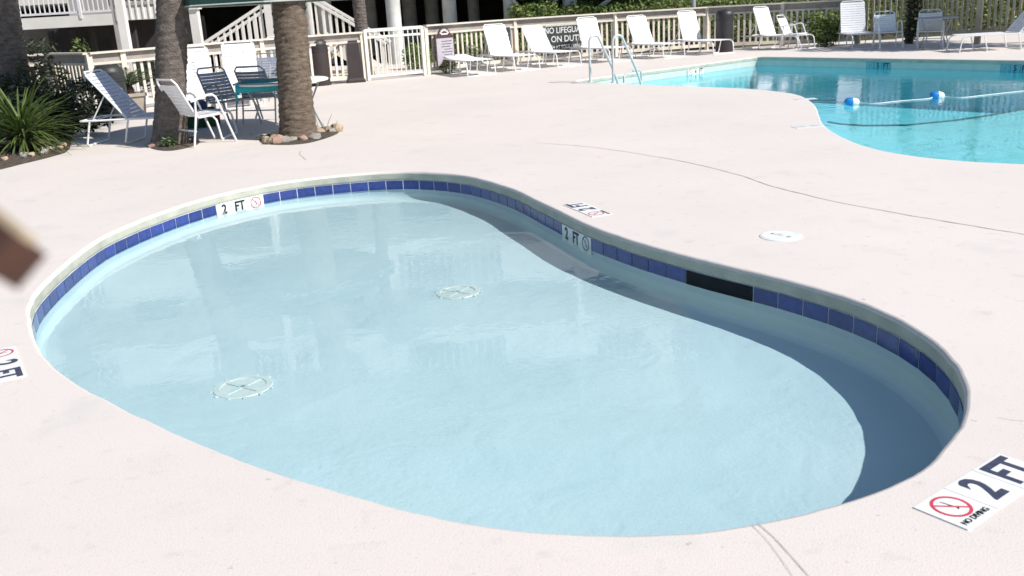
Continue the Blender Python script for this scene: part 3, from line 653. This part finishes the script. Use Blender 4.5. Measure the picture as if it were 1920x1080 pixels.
# rules sign
rzs=sign_axes(right_posts[0],right_posts[1]); P=AT(826,90,22.72); sg=thing('rules_sign','brown arched pool rules sign with grey text panel on the picket fence','sign',(P.x,23.2,.0),rzs)
def arched(w,h,ar,y0,y1,z0,ins):
    pts=[(-w+ins,z0+ins),(w-ins,z0+ins),(w-ins,z0+h-ins)]; n=14; ra=ar-ins
    pts+=[(ra*math.cos(math.pi*k/n),z0+h-ins+ra*math.sin(math.pi*k/n)) for k in range(n+1)]+[(-w+ins,z0+h-ins)]
    b=MB(); N=len(pts); b.v=[(x,y0,z) for x,z in pts]+[(x,y1,z) for x,z in pts]; b.f=[tuple(range(N)),tuple(range(N,2*N))[::-1]]+[(i,N+i,N+(i+1)%N,(i+1)%N) for i in range(N)]; return b
arched(.29,.72,.19,-.13,-.10,.16,0).obj('board','sign_brown',sg); 
MB().box((0,-.133,.16+.345),(.52,.006,.63)).obj('text_panel','sign_grey',sg)
for k in range(9): boxpart('text_line','sign_brown',sg,(.04+random.uniform(-.02,.05),-.138,.75-.062*k),(random.uniform(.22,.4),.003,.014))
for k in range(7):
    a=math.pi*(k+1)/8; boxpart('heading_mark','sign_white',sg,(.125*math.cos(a),-.134,.90+.11*math.sin(a)),(.03,.004,.05),(0,-(a-math.pi/2),0))
boxpart('heading_mark','sign_white',sg,(0,-.134,.915),(.2,.004,.03))
# lifeguard sign
rzs=sign_axes(right_posts[1],right_posts[2]); P=AT(1062,71,25.35); sg=thing('lifeguard_sign','black sign reading NO LIFEGUARD ON DUTY on the picket fence behind loungers','sign',(P.x,P.y,P.z),rzs)
MB().box((0,0,0),(1.16,.02,.66)).obj('frame_board','sign_white',sg); MB().box((0,-.012,0),(1.13,.012,.63)).obj('panel','sign_black',sg)
for tx,zz,sz,sx in (('NO LIFEGUARD',.20,.21,.86),('ON DUTY',-.02,.22,.9),('SWIM AT YOUR OWN RISK',-.22,.14,.68)):
    inst('lettering',text_mesh(tx,sz,'sign_white',.002,sx,.002),sg,(0,-.021,zz),(R(90),0,0))
rzs=sign_axes(right_posts[0],right_posts[1]); P=AT(936,78,24.45); sg=thing('water_sign','black sign with white letters almost hidden behind a lounger back','sign',(P.x,P.y,P.z),rzs)
MB().box((0,0,0),(.80,.02,.70)).obj('frame_board','sign_white',sg); MB().box((0,-.012,0),(.77,.012,.67)).obj('panel','sign_black',sg)
for tx,zz,sz in (('WATER',.14,.22),('DIVING',-.1,.25)): inst('lettering',text_mesh(tx,sz*.92,'sign_white',.002,.92,.002),sg,(.0,-.021,zz),(R(90),0,0))

# ------------------------------------------------------------ pool ladder and float rope
def arc(cx,cz,r,a0,a1,n=8): return [(cx+r*math.cos(R(a0+(a1-a0)*i/n)),cz+r*math.sin(R(a0+(a1-a0)*i/n))) for i in range(n+1)]
la=G(1107,154); lb=G(1150,155); ld=thing('pool_ladder','stainless steel pool ladder with two tall looped handrails','ladder',la)
ldir=(G(1195,150)-lb); ldir.z=0; ldir=Vector((.9,.44,0)).normalized()
for q in (la,lb):
    o=q-la; prof=[(0,-.0),(0,.72)]+arc(.12,.74,.12,180,40,8)+[(.50,.25),(.62,-.05),(.64,-.35)]
    MB().tube([o+ldir*x+Vector((0,0,z)) for x,z in prof],.024,10).obj('handrail','steel',ld,True)
    MB().lathe([(.055,0),(.05,.015),(.028,.02)],16,c=o).obj('base_flange','steel',ld,True)
o=lb-la
for k in range(2): MB().box((o/2)+ldir*(.64)+Vector((0,0,-.28-.22*k)),(.5,.09,.03),Matrix.Rotation(math.atan2(o.y,o.x),3,'Z')).obj('step','steel',ld)
gh=G(1170,155); g2=G(1203,146); hp=thing('grab_rail','low curved steel grab rail at the main pool edge by the ladder','grab rail',gh)
dv=(g2-gh); dv.z=0
MB().tube([(0,0,0),(0,0,.10),Vector((0,0,.15))+dv*.12,Vector((0,0,.17))+dv*.35,Vector((0,0,.17))+dv*.8,Vector((0,0,.12))+dv*.98,Vector((0,0,-.25))+dv*1.02],.021,10).obj('rail','steel',hp,True)
rope=[G(1578,195,WZ2),G(1600,193,WZ2),G(1640,195,WZ2),G(1690,190,WZ2),G(1740,186,WZ2),G(1757,181,WZ2),G(1800,184,WZ2),G(1850,179,WZ2),G(1925,171,WZ2),G(2050,160,WZ2),G(2250,140,WZ2)]
rt=thing('float_rope','white rope with two blue and white floats strung across the main pool','float rope',rope[0])
o0=rope[0]; b=MB(); pp=catmull([tuple(p) for p in rope],False,10); b.tube([Vector(p)-o0+Vector((0,0,.008)) for p in pp],.007,6).obj('rope_line','rope',rt,True)
for px,py in ((1597,191),(1757,179)):
    c=G(px,py,WZ2+.03)-o0; dv=Vector((1,.02,0)).normalized(); fl=bpy.data.objects.new('float',None); fl.location=c; fl.rotation_euler=(0,.12,.05); link(fl,rt)
    pr_=[(.001,-.115),(.028,-.11),(.052,-.085),(.063,-.042),(.065,0)]
    me=MB().lathe(pr_,20).mesh('float_half','float_blue',True); inst('blue_half',me,fl,(0,0,0),(0,R(90),0))
    me=MB().lathe(pr_,20).mesh('float_half','float_white',True); inst('white_half',me,fl,(.001,0,0),(0,R(-90),0))

# ------------------------------------------------------------ palms
def palm(name,label,base,topx,hgt,r0,r1,m,fr_n=26,crown=True,ring=.075,seed=1,rgh=1.):
    t=thing(name,label,'palm tree',base); b=MB(); nr=int(hgt/ring)*4; ns=36
    dx=topx
    for i in range(nr+1):
        z=hgt*i/nr; f=z/hgt; rr=r0*(1-f)+r1*f+ .07*math.exp(-z/.22)
        ph=(z/ring+.0)%1; 
        for k in range(ns):
            a=2*math.pi*k/ns; zz=z+.03*math.sin(2*a+seed); ph=((z+.02*mnoise.noise(Vector((math.cos(a)*2,math.sin(a)*2,seed))))/ring)%1
            r=rr+rgh*(.013*(1-ph)+.014*mnoise.noise(Vector((math.cos(a)*5,math.sin(a)*5,z*9+seed)))+.012*mnoise.noise(Vector((math.cos(a)*14,math.sin(a)*14,z*22+seed))))
            b.v.append((dx[0]*f+r*math.cos(a),dx[1]*f+r*math.sin(a),z-.03))
    for i in range(nr):
        for k in range(ns): b.f.append((i*ns+k,i*ns+(k+1)%ns,(i+1)*ns+(k+1)%ns,(i+1)*ns+k))
    b.obj('trunk',m,t,True)
    if crown:
        fm=PF
        for k in range(fr_n):
            el=random.uniform(-35,70); inst('frond',random.choice(fm),t,(dx[0],dx[1],hgt-.05),(0,R(-el+20),k*2.39996+random.uniform(-.2,.2)),(1,1,1))
    return t
def fan_frond(L):
    b=MB(); b.tube([(0,0,0),(L*.3,0,.06),(L*.55,0,.06)],.016,5)
    for k in range(26):
        a=R(-85+170*k/25); l=L*.62*(1-.25*abs(a)/1.5); p=Vector((L*.55,0,.06)); d=Vector((math.cos(a),math.sin(a),0)); s=Vector((-d.y,d.x,0))*.022
        m_=p+d*l*.55+Vector((0,0,.05)); e=p+d*l+Vector((0,0,-.22*l)); b.add([p,m_+s,m_-s,e],[(0,2,1),(1,2,3)])
    return b.mesh('frond','leaf_palm')
PF=[fan_frond(1.7),fan_frond(1.5)]
def lean(pb,pt_,base,hgt):
    q=AT(pt_[0],pt_[1],base.y); return ((q.x-base.x)/max(q.z,.3)*hgt,0)
bp1=G(556,262); bp1.y+=.12; palm('palm_tree','ringed brown palm trunk with rocks at its foot, beside the patio table',bp1,lean(None,(541,0),bp1,6.6),6.6,.205,.185,'palm_bark',seed=2)
bp2=G(313,273); bp2.y+=.1; palm('palm_tree','smooth grey-brown palm trunk behind the sunlit white armchair',bp2,lean(None,(322,0),bp2,7.2),7.2,.19,.185,'palm_bark_grey',seed=5,rgh=.7)
bp3=G(40,235); palm('palm_tree','thick palm trunk rising behind the spiky plant',bp3,lean(None,(2,0),bp3,6.8),6.8,.25,.23,'palm_bark_grey',seed=9,rgh=.8)
palm('palm_tree','slim bare trunk behind the fence by the staircase',Vector((*post_at(683,24.2,100),0)),(-.05,0),7.,.15,.14,'palm_bark_grey',14,seed=12)
# rocks
def rock_mesh(seed,m):
    b=MB(); n=10; rows=6
    for i in range(rows+1):
        th=math.pi*i/rows
        for k in range(n):
            a=2*math.pi*k/n; d=Vector((math.sin(th)*math.cos(a),math.sin(th)*math.sin(a),math.cos(th))); r=1+.45*mnoise.noise(d*1.6+Vector((seed*7,0,0)))
            b.v.append(tuple(d*r))
    for i in range(rows):
        for k in range(n): b.f.append((i*n+k,(i+1)*n+k,(i+1)*n+(k+1)%n,i*n+(k+1)%n))
    return b.mesh('rock',m,True)
RM=[rock_mesh(i,m) for i,m in enumerate(('rock_tan','rock_pink','rock_grey','rock_tan','rock_grey'))]
def rocks(pxs,label,group,smin,smax):
    for px,py in pxs:
        s=random.uniform(smin,smax); P=G(px,py); o=bpy.data.objects.new('rock',random.choice(RM)); o.location=(P.x,P.y,s*.33); o.scale=(s*1.25,s,s*.75); o.rotation_euler=(random.uniform(-.2,.2),random.uniform(-.2,.2),random.uniform(0,6))
        cn=o.data.materials[0].name.split('_')[1]; link(o,None,cn+' '+label,'rock',cn+' '+group)
ring1=[(490+ (632-490)*i/17, 262+12*math.sin(math.pi*min(1,i/10.))-i*.95+random.uniform(-2,2)) for i in range(18)]
rocks(ring1,'stone in the ring around the ringed palm trunk','stones ringing the palm',.055,.095)
rocks([(500+random.uniform(0,100),262+random.uniform(-6,5)) for _ in range(8)],'stone in the ring around the ringed palm trunk','stones ringing the palm',.05,.08)
rocks([(283+random.uniform(0,20),275+random.uniform(-3,3)) for _ in range(5)]+[(335+random.uniform(0,35),266+random.uniform(-4,3)) for _ in range(5)],'small stone at the foot of the smooth palm trunk','stones at the smooth palm',.035,.06)
rocks([(random.uniform(10,118),0) for _ in range(0)],'','',.03,.05)
for i in range(14):
    px=random.uniform(8,122); py=316-(px/125)*31+random.uniform(-8,-2); s=random.uniform(.02,.045); P=G(px,py); o=bpy.data.objects.new('rock',random.choice(RM)); o.location=(P.x,P.y,.04+s*.4); o.scale=(s*1.2,s,s*.8); cn=o.data.materials[0].name.split('_')[1]; link(o,None,'small '+cn+' stone along the edge of the spiky plant bed','rock',cn+' stones along the plant bed')
# tree wells
def bed(name,px,z,m,parent=None,**kw):
    P=resample(catmull([tuple(G(*k)[:2]) for k in px]),60); b=MB(); c=P.mean(0); n=len(P)
    for f,zz in ((1,.002),(.93,z*.7),(.6,z),(.2,z)): b.v+=[(float(c[0]+(p[0]-c[0])*f),float(c[1]+(p[1]-c[1])*f),zz+(.02*mnoise.noise(Vector((p[0]*4*f,p[1]*4*f,0))) if f<1 else 0)) for p in P]
    b.f=[(i*n+k,(i+1)*n+k,(i+1)*n+(k+1)%n,i*n+(k+1)%n)[::-1] if area(P)>0 else (i*n+k,(i+1)*n+k,(i+1)*n+(k+1)%n,i*n+(k+1)%n) for i in range(3) for k in range(n)]+[tuple(range(3*n,4*n)) if area(P)>0 else tuple(range(3*n,4*n))[::-1]]
    return b.obj(name,m,parent,True,**kw)
bed('planting_bed',[(487,266),(520,272),(580,268),(634,250),(620,240),(560,240),(500,252)],.02,'soil',kind='structure')
bed('planting_bed',[(280,276),(320,283),(372,270),(360,255),(300,258)],.02,'soil',kind='structure')
bed('planting_bed',[(-60,330),(0,318),(60,303),(124,286),(134,262),(140,235),(120,205),(60,195),(-60,200),(-120,260)],.06,'soil',kind='structure')

# ------------------------------------------------------------ vegetation
def blade_mesh(L,w,droop,m):
    b=MB(); n=6
    for i in range(n+1):
        t=i/n; x=L*t*math.cos(droop*t*.8); z=L*(t*.98-droop*.42*t*t); ww=w*(1-t)**.7*(.6+.8*min(1,t*4))+.0008
        b.v+=[(x*.35+L*.22*t*t*droop*1.5,-ww,z+ww*.5),(x*.35+L*.22*t*t*droop*1.5,0,z),(x*.35+L*.22*t*t*droop*1.5,ww,z+ww*.5)]
    for i in range(n):
        for k in range(2): b.f.append((3*i+k,3*i+k+1,3*i+4+k,3*i+3+k))
    return b.mesh('leaf',m,True)
BL=[blade_mesh(L,.012,d,'leaf_blade') for L,d in ((.95,.3),(.85,.7),(.9,1.0),(.75,1.2),(1.0,.5),(.8,.9))]; BD=[blade_mesh(.7,.014,1.3,'leaf_dead')]
def spiky(P,label,n,sc,dead=8):
    t=thing('spiky_plant',label,'plant',P,0,'spiky plants in the bed'); t.scale=(sc,)*3
    for k in range(n):
        f=k/n; tilt=f**.8*95+random.uniform(-8,8); inst('leaf',random.choice(BL),t,(random.uniform(-.05,.05),random.uniform(-.05,.05),.12+.12*(1-f)),(0,R(tilt*.75),k*2.39996+random.uniform(-.3,.3)),(1,1,random.uniform(.75,1.1)))
    for k in range(dead): inst('leaf',BD[0],t,(0,0,.12),(0,R(random.uniform(60,105)),random.uniform(0,6.3)),(1,1,.8))
    MB().lathe([(.07,0),(.075,.15),(.05,.28)],10).obj('stem','bark',t,True)
P=G(50,287); P.z=.04; spiky(P,'large green spiky plant with long arching leaves at the deck edge',240,1.12,22)
P=G(-45,290); P.z=.04; spiky(P,'green spiky plant cut by the picture edge, behind the larger spiky plant',110,1.1,6)
P=G(2,245); P.z=.04; spiky(P,'upright green spiky plant against the thick palm trunk',80,.9,4)
def leaf_cloud(clumps,n,size,seed,flat=.6):
    rnd=random.Random(seed); b=MB(); W=[c[1][0]*c[1][1]*c[1][2] for c in clumps]
    for _ in range(n):
        c,rad=rnd.choices(clumps,W)[0]
        while True:
            d=Vector((rnd.uniform(-1,1),rnd.uniform(-1,1),rnd.uniform(-1,1)))
            if .25<d.length<1: break
        d*=(.55+.45*rnd.random())/max(d.length,.3) if rnd.random()<.7 else 1
        p=Vector(c)+Vector((d.x*rad[0],d.y*rad[1],d.z*rad[2])); s=size*rnd.uniform(.6,1.3)
        a=Vector((rnd.gauss(0,1),rnd.gauss(0,1),rnd.gauss(0,flat))).normalized(); e=a.cross(Vector((rnd.gauss(0,1),rnd.gauss(0,1),rnd.gauss(0,1)))).normalized(); nn=a.cross(e)*.12*s
        b.add([p-a*s,p+e*s*.42-nn,p+a*s,p-e*s*.42-nn],[(0,1,2),(0,2,3)])
    return b
def stems(parent,P0,clumps,r,m='bark'):
    b=MB()
    for c,rad in clumps:
        c=Vector(c); P1=Vector(P0); mid=(P1+c)/2+Vector((random.uniform(-.1,.1),random.uniform(-.1,.1),-.05*c.z)); b.tube([P1,mid,c],[r,r*.7,r*.35],6)
    return b.obj('stem',m,parent,True)
def shrub(name,label,P,clumps,n,size,m,seed,group=None):
    t=thing(name,label,'shrub',P,0,group); leaf_cloud(clumps,n,size,seed).obj('foliage',m,t); stems(t,(0,0,0),clumps,.025); return t
P=G(105,262); shrub('shrub','dark dense shrub between the spiky plant and the violet-white lounger',P,[((-.45,.2,.5),(.5,.45,.42)),((.35,.3,.45),(.5,.4,.4)),((-.1,0,.3),(.75,.4,.3)),((-.8,.6,.6),(.45,.5,.35))],4200,.05,'leaf_shrub',1)
P=G(95,235); shrub('shrub','brownish olive shrub at the foot of the thick palm trunk',P,[((0,0,.6),(.5,.4,.6)),((.3,-.3,.3),(.35,.3,.3))],1500,.045,'leaf_olive',2)
P=G(1548,88); shrub('shrub','leafy green shrub growing at the fence between armchair and upright lounger',P,[((0,.1,.35),(.45,.25,.38)),((.25,.15,.6),(.3,.2,.35)),((-.2,.2,.65),(.25,.2,.3))],1500,.055,'leaf_bank',3)
P=Vector((*post_at(1708,24.45,80),0)); shrub('climbing_vine','dark olive vine climbing the slat fence post',P,[((0,.0,.3),(.22,.15,.35)),((.02,0,.8),(.2,.14,.5)),((0,0,1.3),(.17,.14,.5)),((.03,0,1.8),(.25,.15,.4))],1500,.05,'leaf_olive',4)
for px,py,sd,lab in ((838,138,5,'small green weed clump under the flat lounger by the rules sign'),(318,277,6,'tiny green weed at the foot of the smooth palm trunk'),(780,112,7,'green shrub growing behind the white gate bars')):
    P=G(px,py); 
    if sd==7: P=Vector((*post_at(785,25.5,100),0))
    k=1 if sd!=7 else 2.1
    shrub('weed' if sd<7 else 'shrub',lab,P,[((0,0,.15*k),(.22*k,.18*k,.18*k))] if sd!=6 else [((0,0,.07),(.1,.08,.09))],(240 if sd==5 else 70) if sd<7 else 900,.04*(1 if sd<7 else 1.3),'leaf_bank' if sd!=6 else 'leaf_palm',sd)
# dry stalks beside the ringed palm
for k,(px,py,dx,dz) in enumerate(((592,247,-.13,.55),(600,249,-.12,.52),(613,248,-.1,.2),(612,248,.1,.24),(628,247,.05,.15),(592,250,.02,.16),(545,262,.0,.22),(588,240,-.05,.4))):
    P=G(px,py); MB().tube([(0,0,0),(dx*.4,0,dz*.55),(dx,0,dz)],[.005,.004,.002],5).obj('dry_stalk','dry_stalk',None,label='thin dry stalk standing among the stones beside the ringed palm trunk',cat='stalk',group='dry stalks by the palm').location=P
# planted bank
b=MB(); xs=np.linspace(-1.,26,46); ys=np.linspace(27.0,45,26)
bank_h=lambda x,y: max(-.01,(min(1,max(0,(x+1.)/3.))**1.2)*(1.15*min(1,(y-27.0)/1.5)**.8+.035*(y-28.5)*(y>28.5))+.06*mnoise.noise(Vector((x*.8,y*.8,0)))) if y>27.05 else -.01
for y in ys:
    for x in xs: b.v.append((float(x),float(y),bank_h(x,y)))
b.f=[(j*46+i,j*46+i+1,(j+1)*46+i+1,(j+1)*46+i) for j in range(25) for i in range(45)]
bank=b.obj('planted_bank','bank_soil',None,True,kind='structure')
rnd=random.Random(11); b=MB()
for _ in range(26000):
    x=rnd.uniform(-.6,16); y=27.1+abs(rnd.gauss(0,2.6)); 
    if y>36: continue
    h=bank_h(x,y)
    if h<.05: continue
    s=rnd.uniform(.035,.085); p=Vector((x,y,h+rnd.uniform(.0,.22)*(1+.8*mnoise.noise(Vector((x*1.3,y*1.3,4)))))); a=Vector((rnd.gauss(0,1),rnd.gauss(0,1),rnd.gauss(.3,.6))).normalized(); e=a.cross(Vector((rnd.gauss(0,1),rnd.gauss(0,1),rnd.gauss(0,1)))).normalized()
    b.add([p-a*s,p+e*s*.4,p+a*s,p-e*s*.4],[(0,1,2),(0,2,3)])
b.obj('ground_cover','leaf_bank',None,label='low leafy ground cover over the planted bank behind the fence',cat='ground cover',kind='stuff')
for i,(px,Y,h,sd,lab) in enumerate(((900,26.6,.9,21,'bushy green shrub on the bank beside the first white column'),(1000,28.5,.8,22,'green shrub on the bank between the braced white columns'),(1040,31,1.1,23,'dark green shrub on the bank behind the paired columns'),(1180,29.5,.7,24,'green shrub on the bank beyond the slanted white struts'),(1300,31,.7,25,'green shrub on the bank beside the grey pole'),(870,28.6,1.0,26,'tall green shrub in the shadow behind the white column'))):
    p=AT(px,30,Y); z=bank_h(p.x,Y); shrub('shrub',lab,Vector((p.x,Y,z)),[((0,0,h*.45),(h*.8,h*.5,h*.5)),((.5*h,.1,h*.6),(h*.5,h*.4,h*.45)),((-.5*h,0,h*.5),(h*.5,h*.4,h*.5))],1600,.06,'leaf_bank',sd,'shrubs on the planted bank')
# ------------------------------------------------------------ building
bd=thing('apartment_building','raised pale apartment building on white round columns behind the pool fence','building',(0,34,0))
ob=Vector((0,34,0))
def bb(name,m,c,s,rot=(0,0,0),parent=bd): return boxpart(name,m,parent,Vector(c)-ob,s,rot)
BX0,BX1=-26.,5.5
for lvl in range(4):
    z=2.35+2.9*lvl; bb('floor_slab','building_white',((BX0+BX1)/2,36.2,z),(BX1-BX0,16.,.30))
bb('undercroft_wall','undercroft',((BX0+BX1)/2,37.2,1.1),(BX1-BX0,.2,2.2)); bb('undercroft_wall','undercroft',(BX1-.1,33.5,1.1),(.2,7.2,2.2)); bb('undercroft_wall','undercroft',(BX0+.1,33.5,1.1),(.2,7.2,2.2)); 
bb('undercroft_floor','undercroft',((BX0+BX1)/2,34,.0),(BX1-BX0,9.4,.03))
for lvl in range(3):
    z=2.5+2.9*lvl; bb('wall','building_white',((BX0+BX1)/2,30.6,z+1.3),(BX1-BX0,.2,2.6))
    for k in range(10):
        x=BX0+1.6+3.1*k
        w=bb('window','building_grey',(x,30.47,z+1.35),(1.7,.06,1.9)); bb('glass_pane','window_glass',(x,30.42,z+1.35),(1.5,.05,1.7))
        if k%2==0: bb('balcony_panel','building_white',(x+.8,28.25,z+.55),(3.0,.08,1.05))
        else: 
            bb('balcony_rail','rail_white',(x+.8,28.25,z+1.05),(3.1,.07,.07))
            for j in range(12): bb('baluster','rail_white',(x-.6+.26*j,28.25,z+.55),(.04,.04,.95))
        if k%3==0: bb('divider_wall','building_white',(x-1.4,29.4,z+1.3),(.18,2.4,2.6))
bb('roof','roof_dark',((BX0+BX1)/2,36.,11.4),(BX1-BX0+1.2,17.5,.5))
def column(px,pyb,Y,r,ztop,label=None,braces=()):
    p=AT(px,pyb,Y); MB().lathe([(r,-.2),(r,ztop)],24).obj('column','column_paint',bd,True).location=Vector((p.x,Y,0))-ob
for px,Y,r in ((740,28.3,.21),(845,29.2,.21),(957,29.0,.18),(1064,29.6,.13),(1076,29.6,.12)): column(px,50,Y,r,2.25)
for px,Y,r in ((610,30.5,.25),(695,34,.25),(770,34.5,.25),(812,35,.25),(890,34,.2)): column(px,50,Y,r,2.25)
for (x0,y0,x1,y1,Y) in ((965,3,990,27,28.8),(1045,-2,1022,20,29.4),(1145,-4,1113,20,29.2),(1148,-4,1118,20,29.25)):
    a=AT(x0,y0,Y)-ob; c=AT(x1,y1,Y)-ob; dv=(a-c).normalized(); a=a+dv*.25; c=c-dv*.25; MB().tube([c,a],.045,6).obj('strut','column_paint',bd,True)
gp=AT(1300,12,27.); MB().tube([(0,0,-.9),(0,0,3.4)],.07,10).obj('lamp_pole','frame_grey',None,True,label='plain grey pole standing on the planted bank behind the fence',cat='pole').location=gp
# left raised balcony with pickets
bl=thing('raised_balcony','raised balcony with white fascia and thin white pickets beside the thick palm trunk','balcony',AT(120,60,24.)*1.0); bl.location.z=0; obl=Vector(bl.location)
YB=23.5
a=AT(28,58,YB);c=AT(212,40,YB); a0=AT(28,41,YB);c0=AT(212,25,YB)
zb=(a.z+c.z)/2; zt=(a0.z+c0.z)/2
def bq(name,m,c,s,rot=(0,0,0)): return boxpart(name,m,bl,Vector(c)-obl,s,rot)
X0,X1=a.x,c.x+.3; ZF=(zb+zt)/2
bq('fascia','building_white',((X0+X1)/2,YB,ZF),(X1-X0,.12,max(.26,zt-zb)))
bq('deck_floor','building_grey',((X0+X1)/2,YB+1.6,ZF+.02),(X1-X0,3.1,.12))
bq('back_wall','building_grey',((X0+X1)/2,YB+3.2,ZF+1.3),(X1-X0,.12,2.7))
bq('window','window_glass',((X0+X1)/2+.6,YB+3.1,ZF+1.3),(1.5,.05,1.6))
bq('bottom_rail','rail_white',((X0+X1)/2,YB-.03,ZF+.20),(X1-X0,.05,.05)); bq('top_rail','rail_white',((X0+X1)/2,YB-.03,ZF+1.12),(X1-X0,.06,.06))
n=int((X1-X0)/.115)
for k in range(n+1): bq('picket','rail_white',(X0+(X1-X0)*k/n,YB-.03,ZF+.66),(.022,.022,.9))
for f in (.07,.62): bq('rail_post','rail_white',(X0+(X1-X0)*f,YB-.05,ZF+.6),(.06,.06,1.1))
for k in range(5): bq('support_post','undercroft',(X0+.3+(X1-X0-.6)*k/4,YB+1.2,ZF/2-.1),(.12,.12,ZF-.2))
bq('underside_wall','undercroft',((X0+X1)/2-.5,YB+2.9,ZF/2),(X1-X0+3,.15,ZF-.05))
# white louvre section and post right of it
p0=AT(222,0,21.5);p1=AT(240,100,21.5); bqp=MB().box((0,0,1.6),(.17,.17,3.2)).obj('timber_post','building_white',None,label='square cream timber post between the balcony and the louvred panel',cat='post'); bqp.location=(AT(232,50,21.5).x,21.5,0)
p0=AT(362,20,20.2); bqp=MB().box((0,0,.88),(.17,.17,1.76)).box((0,0,1.79),(.26,.26,.06)).obj('timber_post','building_white',None,label='square cream timber post with a cap standing on the fence under the umbrella edge',cat='post'); bqp.location=(AT(368,50,20.2).x,20.2,0)
lv=thing('louvre_panel','white louvred screen panel between the timber post and the smooth palm trunk','screen',(AT(265,30,22.5).x,22.5,0)); 
zc=AT(265,36,22.5).z; 
boxpart('bottom_board','building_white',lv,(0,0,zc+.13),(1.15,.06,.26))
for k in range(8): boxpart('batten','building_white',lv,(-.5+.143*k,-.04,zc+.55),(.035,.03,1.1))
for k in range(6): boxpart('slat','building_white',lv,(0,0,zc+.36+.13*k),(1.15,.02,.085),(R(25),0,0))
for k in (-.6,.6): boxpart('support_post','building_grey',lv,(k,.05,zc/2+.3),(.12,.12,zc+.8))
# dark foliage under the balcony
P=AT(155,75,23.2); shrub('shrub','sunlit leafy plant in the dark space under the balcony',Vector((P.x,23.0,0)),[((0,0,.9),(.28,.25,.4)),((.1,0,.45),(.3,.25,.4))],420,.055,'leaf_bank',31)
P=AT(60,90,22.5); shrub('shrub','dark leafy bush under the end of the balcony',Vector((P.x,22.4,0)),[((0,0,.7),(.9,.4,.7)),((1.2,.2,.5),(.9,.4,.5)),((2.6,.2,.45),(1.0,.4,.5))],2600,.06,'leaf_shrub',32)
# staircases
def stair(label,pl,ph,Y,n,pstep,side):
    A=AT(*pl,Y);B=AT(*ph,Y); t=thing('staircase',label,'staircase',(A.x,Y,0)); o=Vector((A.x,Y,0)); d=B-A; d.y=0; L=d.length; an=math.atan2(d.z,abs(d.x)); sgn=1 if d.x>0 else -1
    mid=(A+B)/2-o; A0=A-d*.6; 
    for yy,nm in ((0,'handrail'),(1.1,'handrail')): boxpart(nm,'building_white',t,mid-d*.25+Vector((0,yy,0)),(L*1.5,.09,.07),(0,-an*sgn,0))
    for yy in(.0,1.1): boxpart('stringer','building_white',t,mid-d*.25+Vector((0,yy,-.92)),(L*1.5,.07,.26),(0,-an*sgn,0))
    nn=int(L*1.5*math.cos(an)/.155)
    for yy in(0,1.1):
        for k in range(nn):
            q=A-d*.5+d*1.5*((k+.5)/nn)-o+Vector((0,yy,-.44)); boxpart('baluster','building_white',t,q,(.045,.045,.88))
    ns=int(abs(1.5*d.z)/.17)
    for k in range(max(2,ns)):
        q=A-d*.5+d*1.5*((k+.5)/max(2,ns))-o+Vector((0,.55,-.90)); 
        if (q+o).z>-.1: boxpart('tread','building_white',t,q,(.30,1.05,.04))
    for q in (B,): boxpart('newel_post','building_white',t,Vector((B.x-o.x+.12*sgn,0,B.z/2+.03)),(.2,.2,B.z+.1))
    boxpart('landing','building_white',t,Vector((B.x-o.x+sgn*.75,.55,B.z-1.0)),(1.3,1.2,.14))
    return t
stair('tan timber staircase rising towards the ringed palm trunk behind the fence',(380,83),(494,8),23.6,11,.15,1)
stair('pale timber staircase coming down towards the slim bare trunk behind the gate side',(678,55),(584,0),25.2,9,.15,-1)
P=AT(570,44,23.); shrub('flower_clump','small red flowers beside the ringed palm trunk near the staircase',Vector((P.x,23.,0)),[((0,0,P.z),(.12,.1,.16))],60,.05,'flower_red',33)
# ------------------------------------------------------------ shade tree at the right, outside the picture, and trees beyond
def tree(label,P,h,r,n,seed,size=.12):
    t=thing('shade_tree',label,'tree',P,0,'leafy trees around the pool'); rn=random.Random(seed); cl=[]
    for k in range(9):
        a=rn.uniform(0,6.28); rr=r*rn.uniform(.1,.75); cl.append(((rr*math.cos(a),rr*math.sin(a),h*rn.uniform(.6,.95)),(r*rn.uniform(.35,.5),r*rn.uniform(.35,.5),r*rn.uniform(.25,.4))))
    leaf_cloud(cl,n,size,seed).obj('crown','leaf_tree',t); MB().tube([(0,0,-.2),(.1,0,h*.3),(0,.1,h*.6)],[.22,.17,.1],10).obj('trunk','bark',t,True); stems(t,(0,.05,h*.5),cl,.07); return t
tree('leafy shade tree beyond the slat fence shading the armchair',Vector((14.2,21.6,0)),6.0,2.2,5200,41,.11)
tree('broad leafy tree behind the slat fence',Vector((17,34,.8)),8.,4.,5000,43,.22)
# ------------------------------------------------------------ out-of-focus stick close by, on a stake outside the picture
p_end=np.array([0,0,H])+ray(30,492)/F*.33; p_in=np.array([0,0,H])+ray(-120,370)/F*.36; p_out=np.array([0,0,H])+ray(-330,215)/F*.40
st=thing('wooden_stake','brown wooden stick end with a painted sunlit top, blurred, poking in beside the wading pool','stake',(p_out[0],p_out[1],0)); o=Vector(st.location)
ax=(Vector(p_in)-Vector(p_end)).normalized()
MB().tube([Vector(p_end)-o,Vector(p_in)-o,Vector(p_out)-o],[.0112,.0115,.0118],4).obj('stick','wood_brown',st)
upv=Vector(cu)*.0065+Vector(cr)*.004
MB().tube([Vector(p_end)-o+upv+ax*.001,Vector(p_in)-o+upv,Vector(p_out)-o+upv],[.0045,.0058,.0060],4).obj('pale_bark_strip','wood_sunlit',st)  # sunlight on the stick's top, painted as a paler strip
MB().tube([Vector((0,0,0)),Vector((0,0,p_out[2]+.05))],.014,10).obj('upright','wood_brown',st,True)
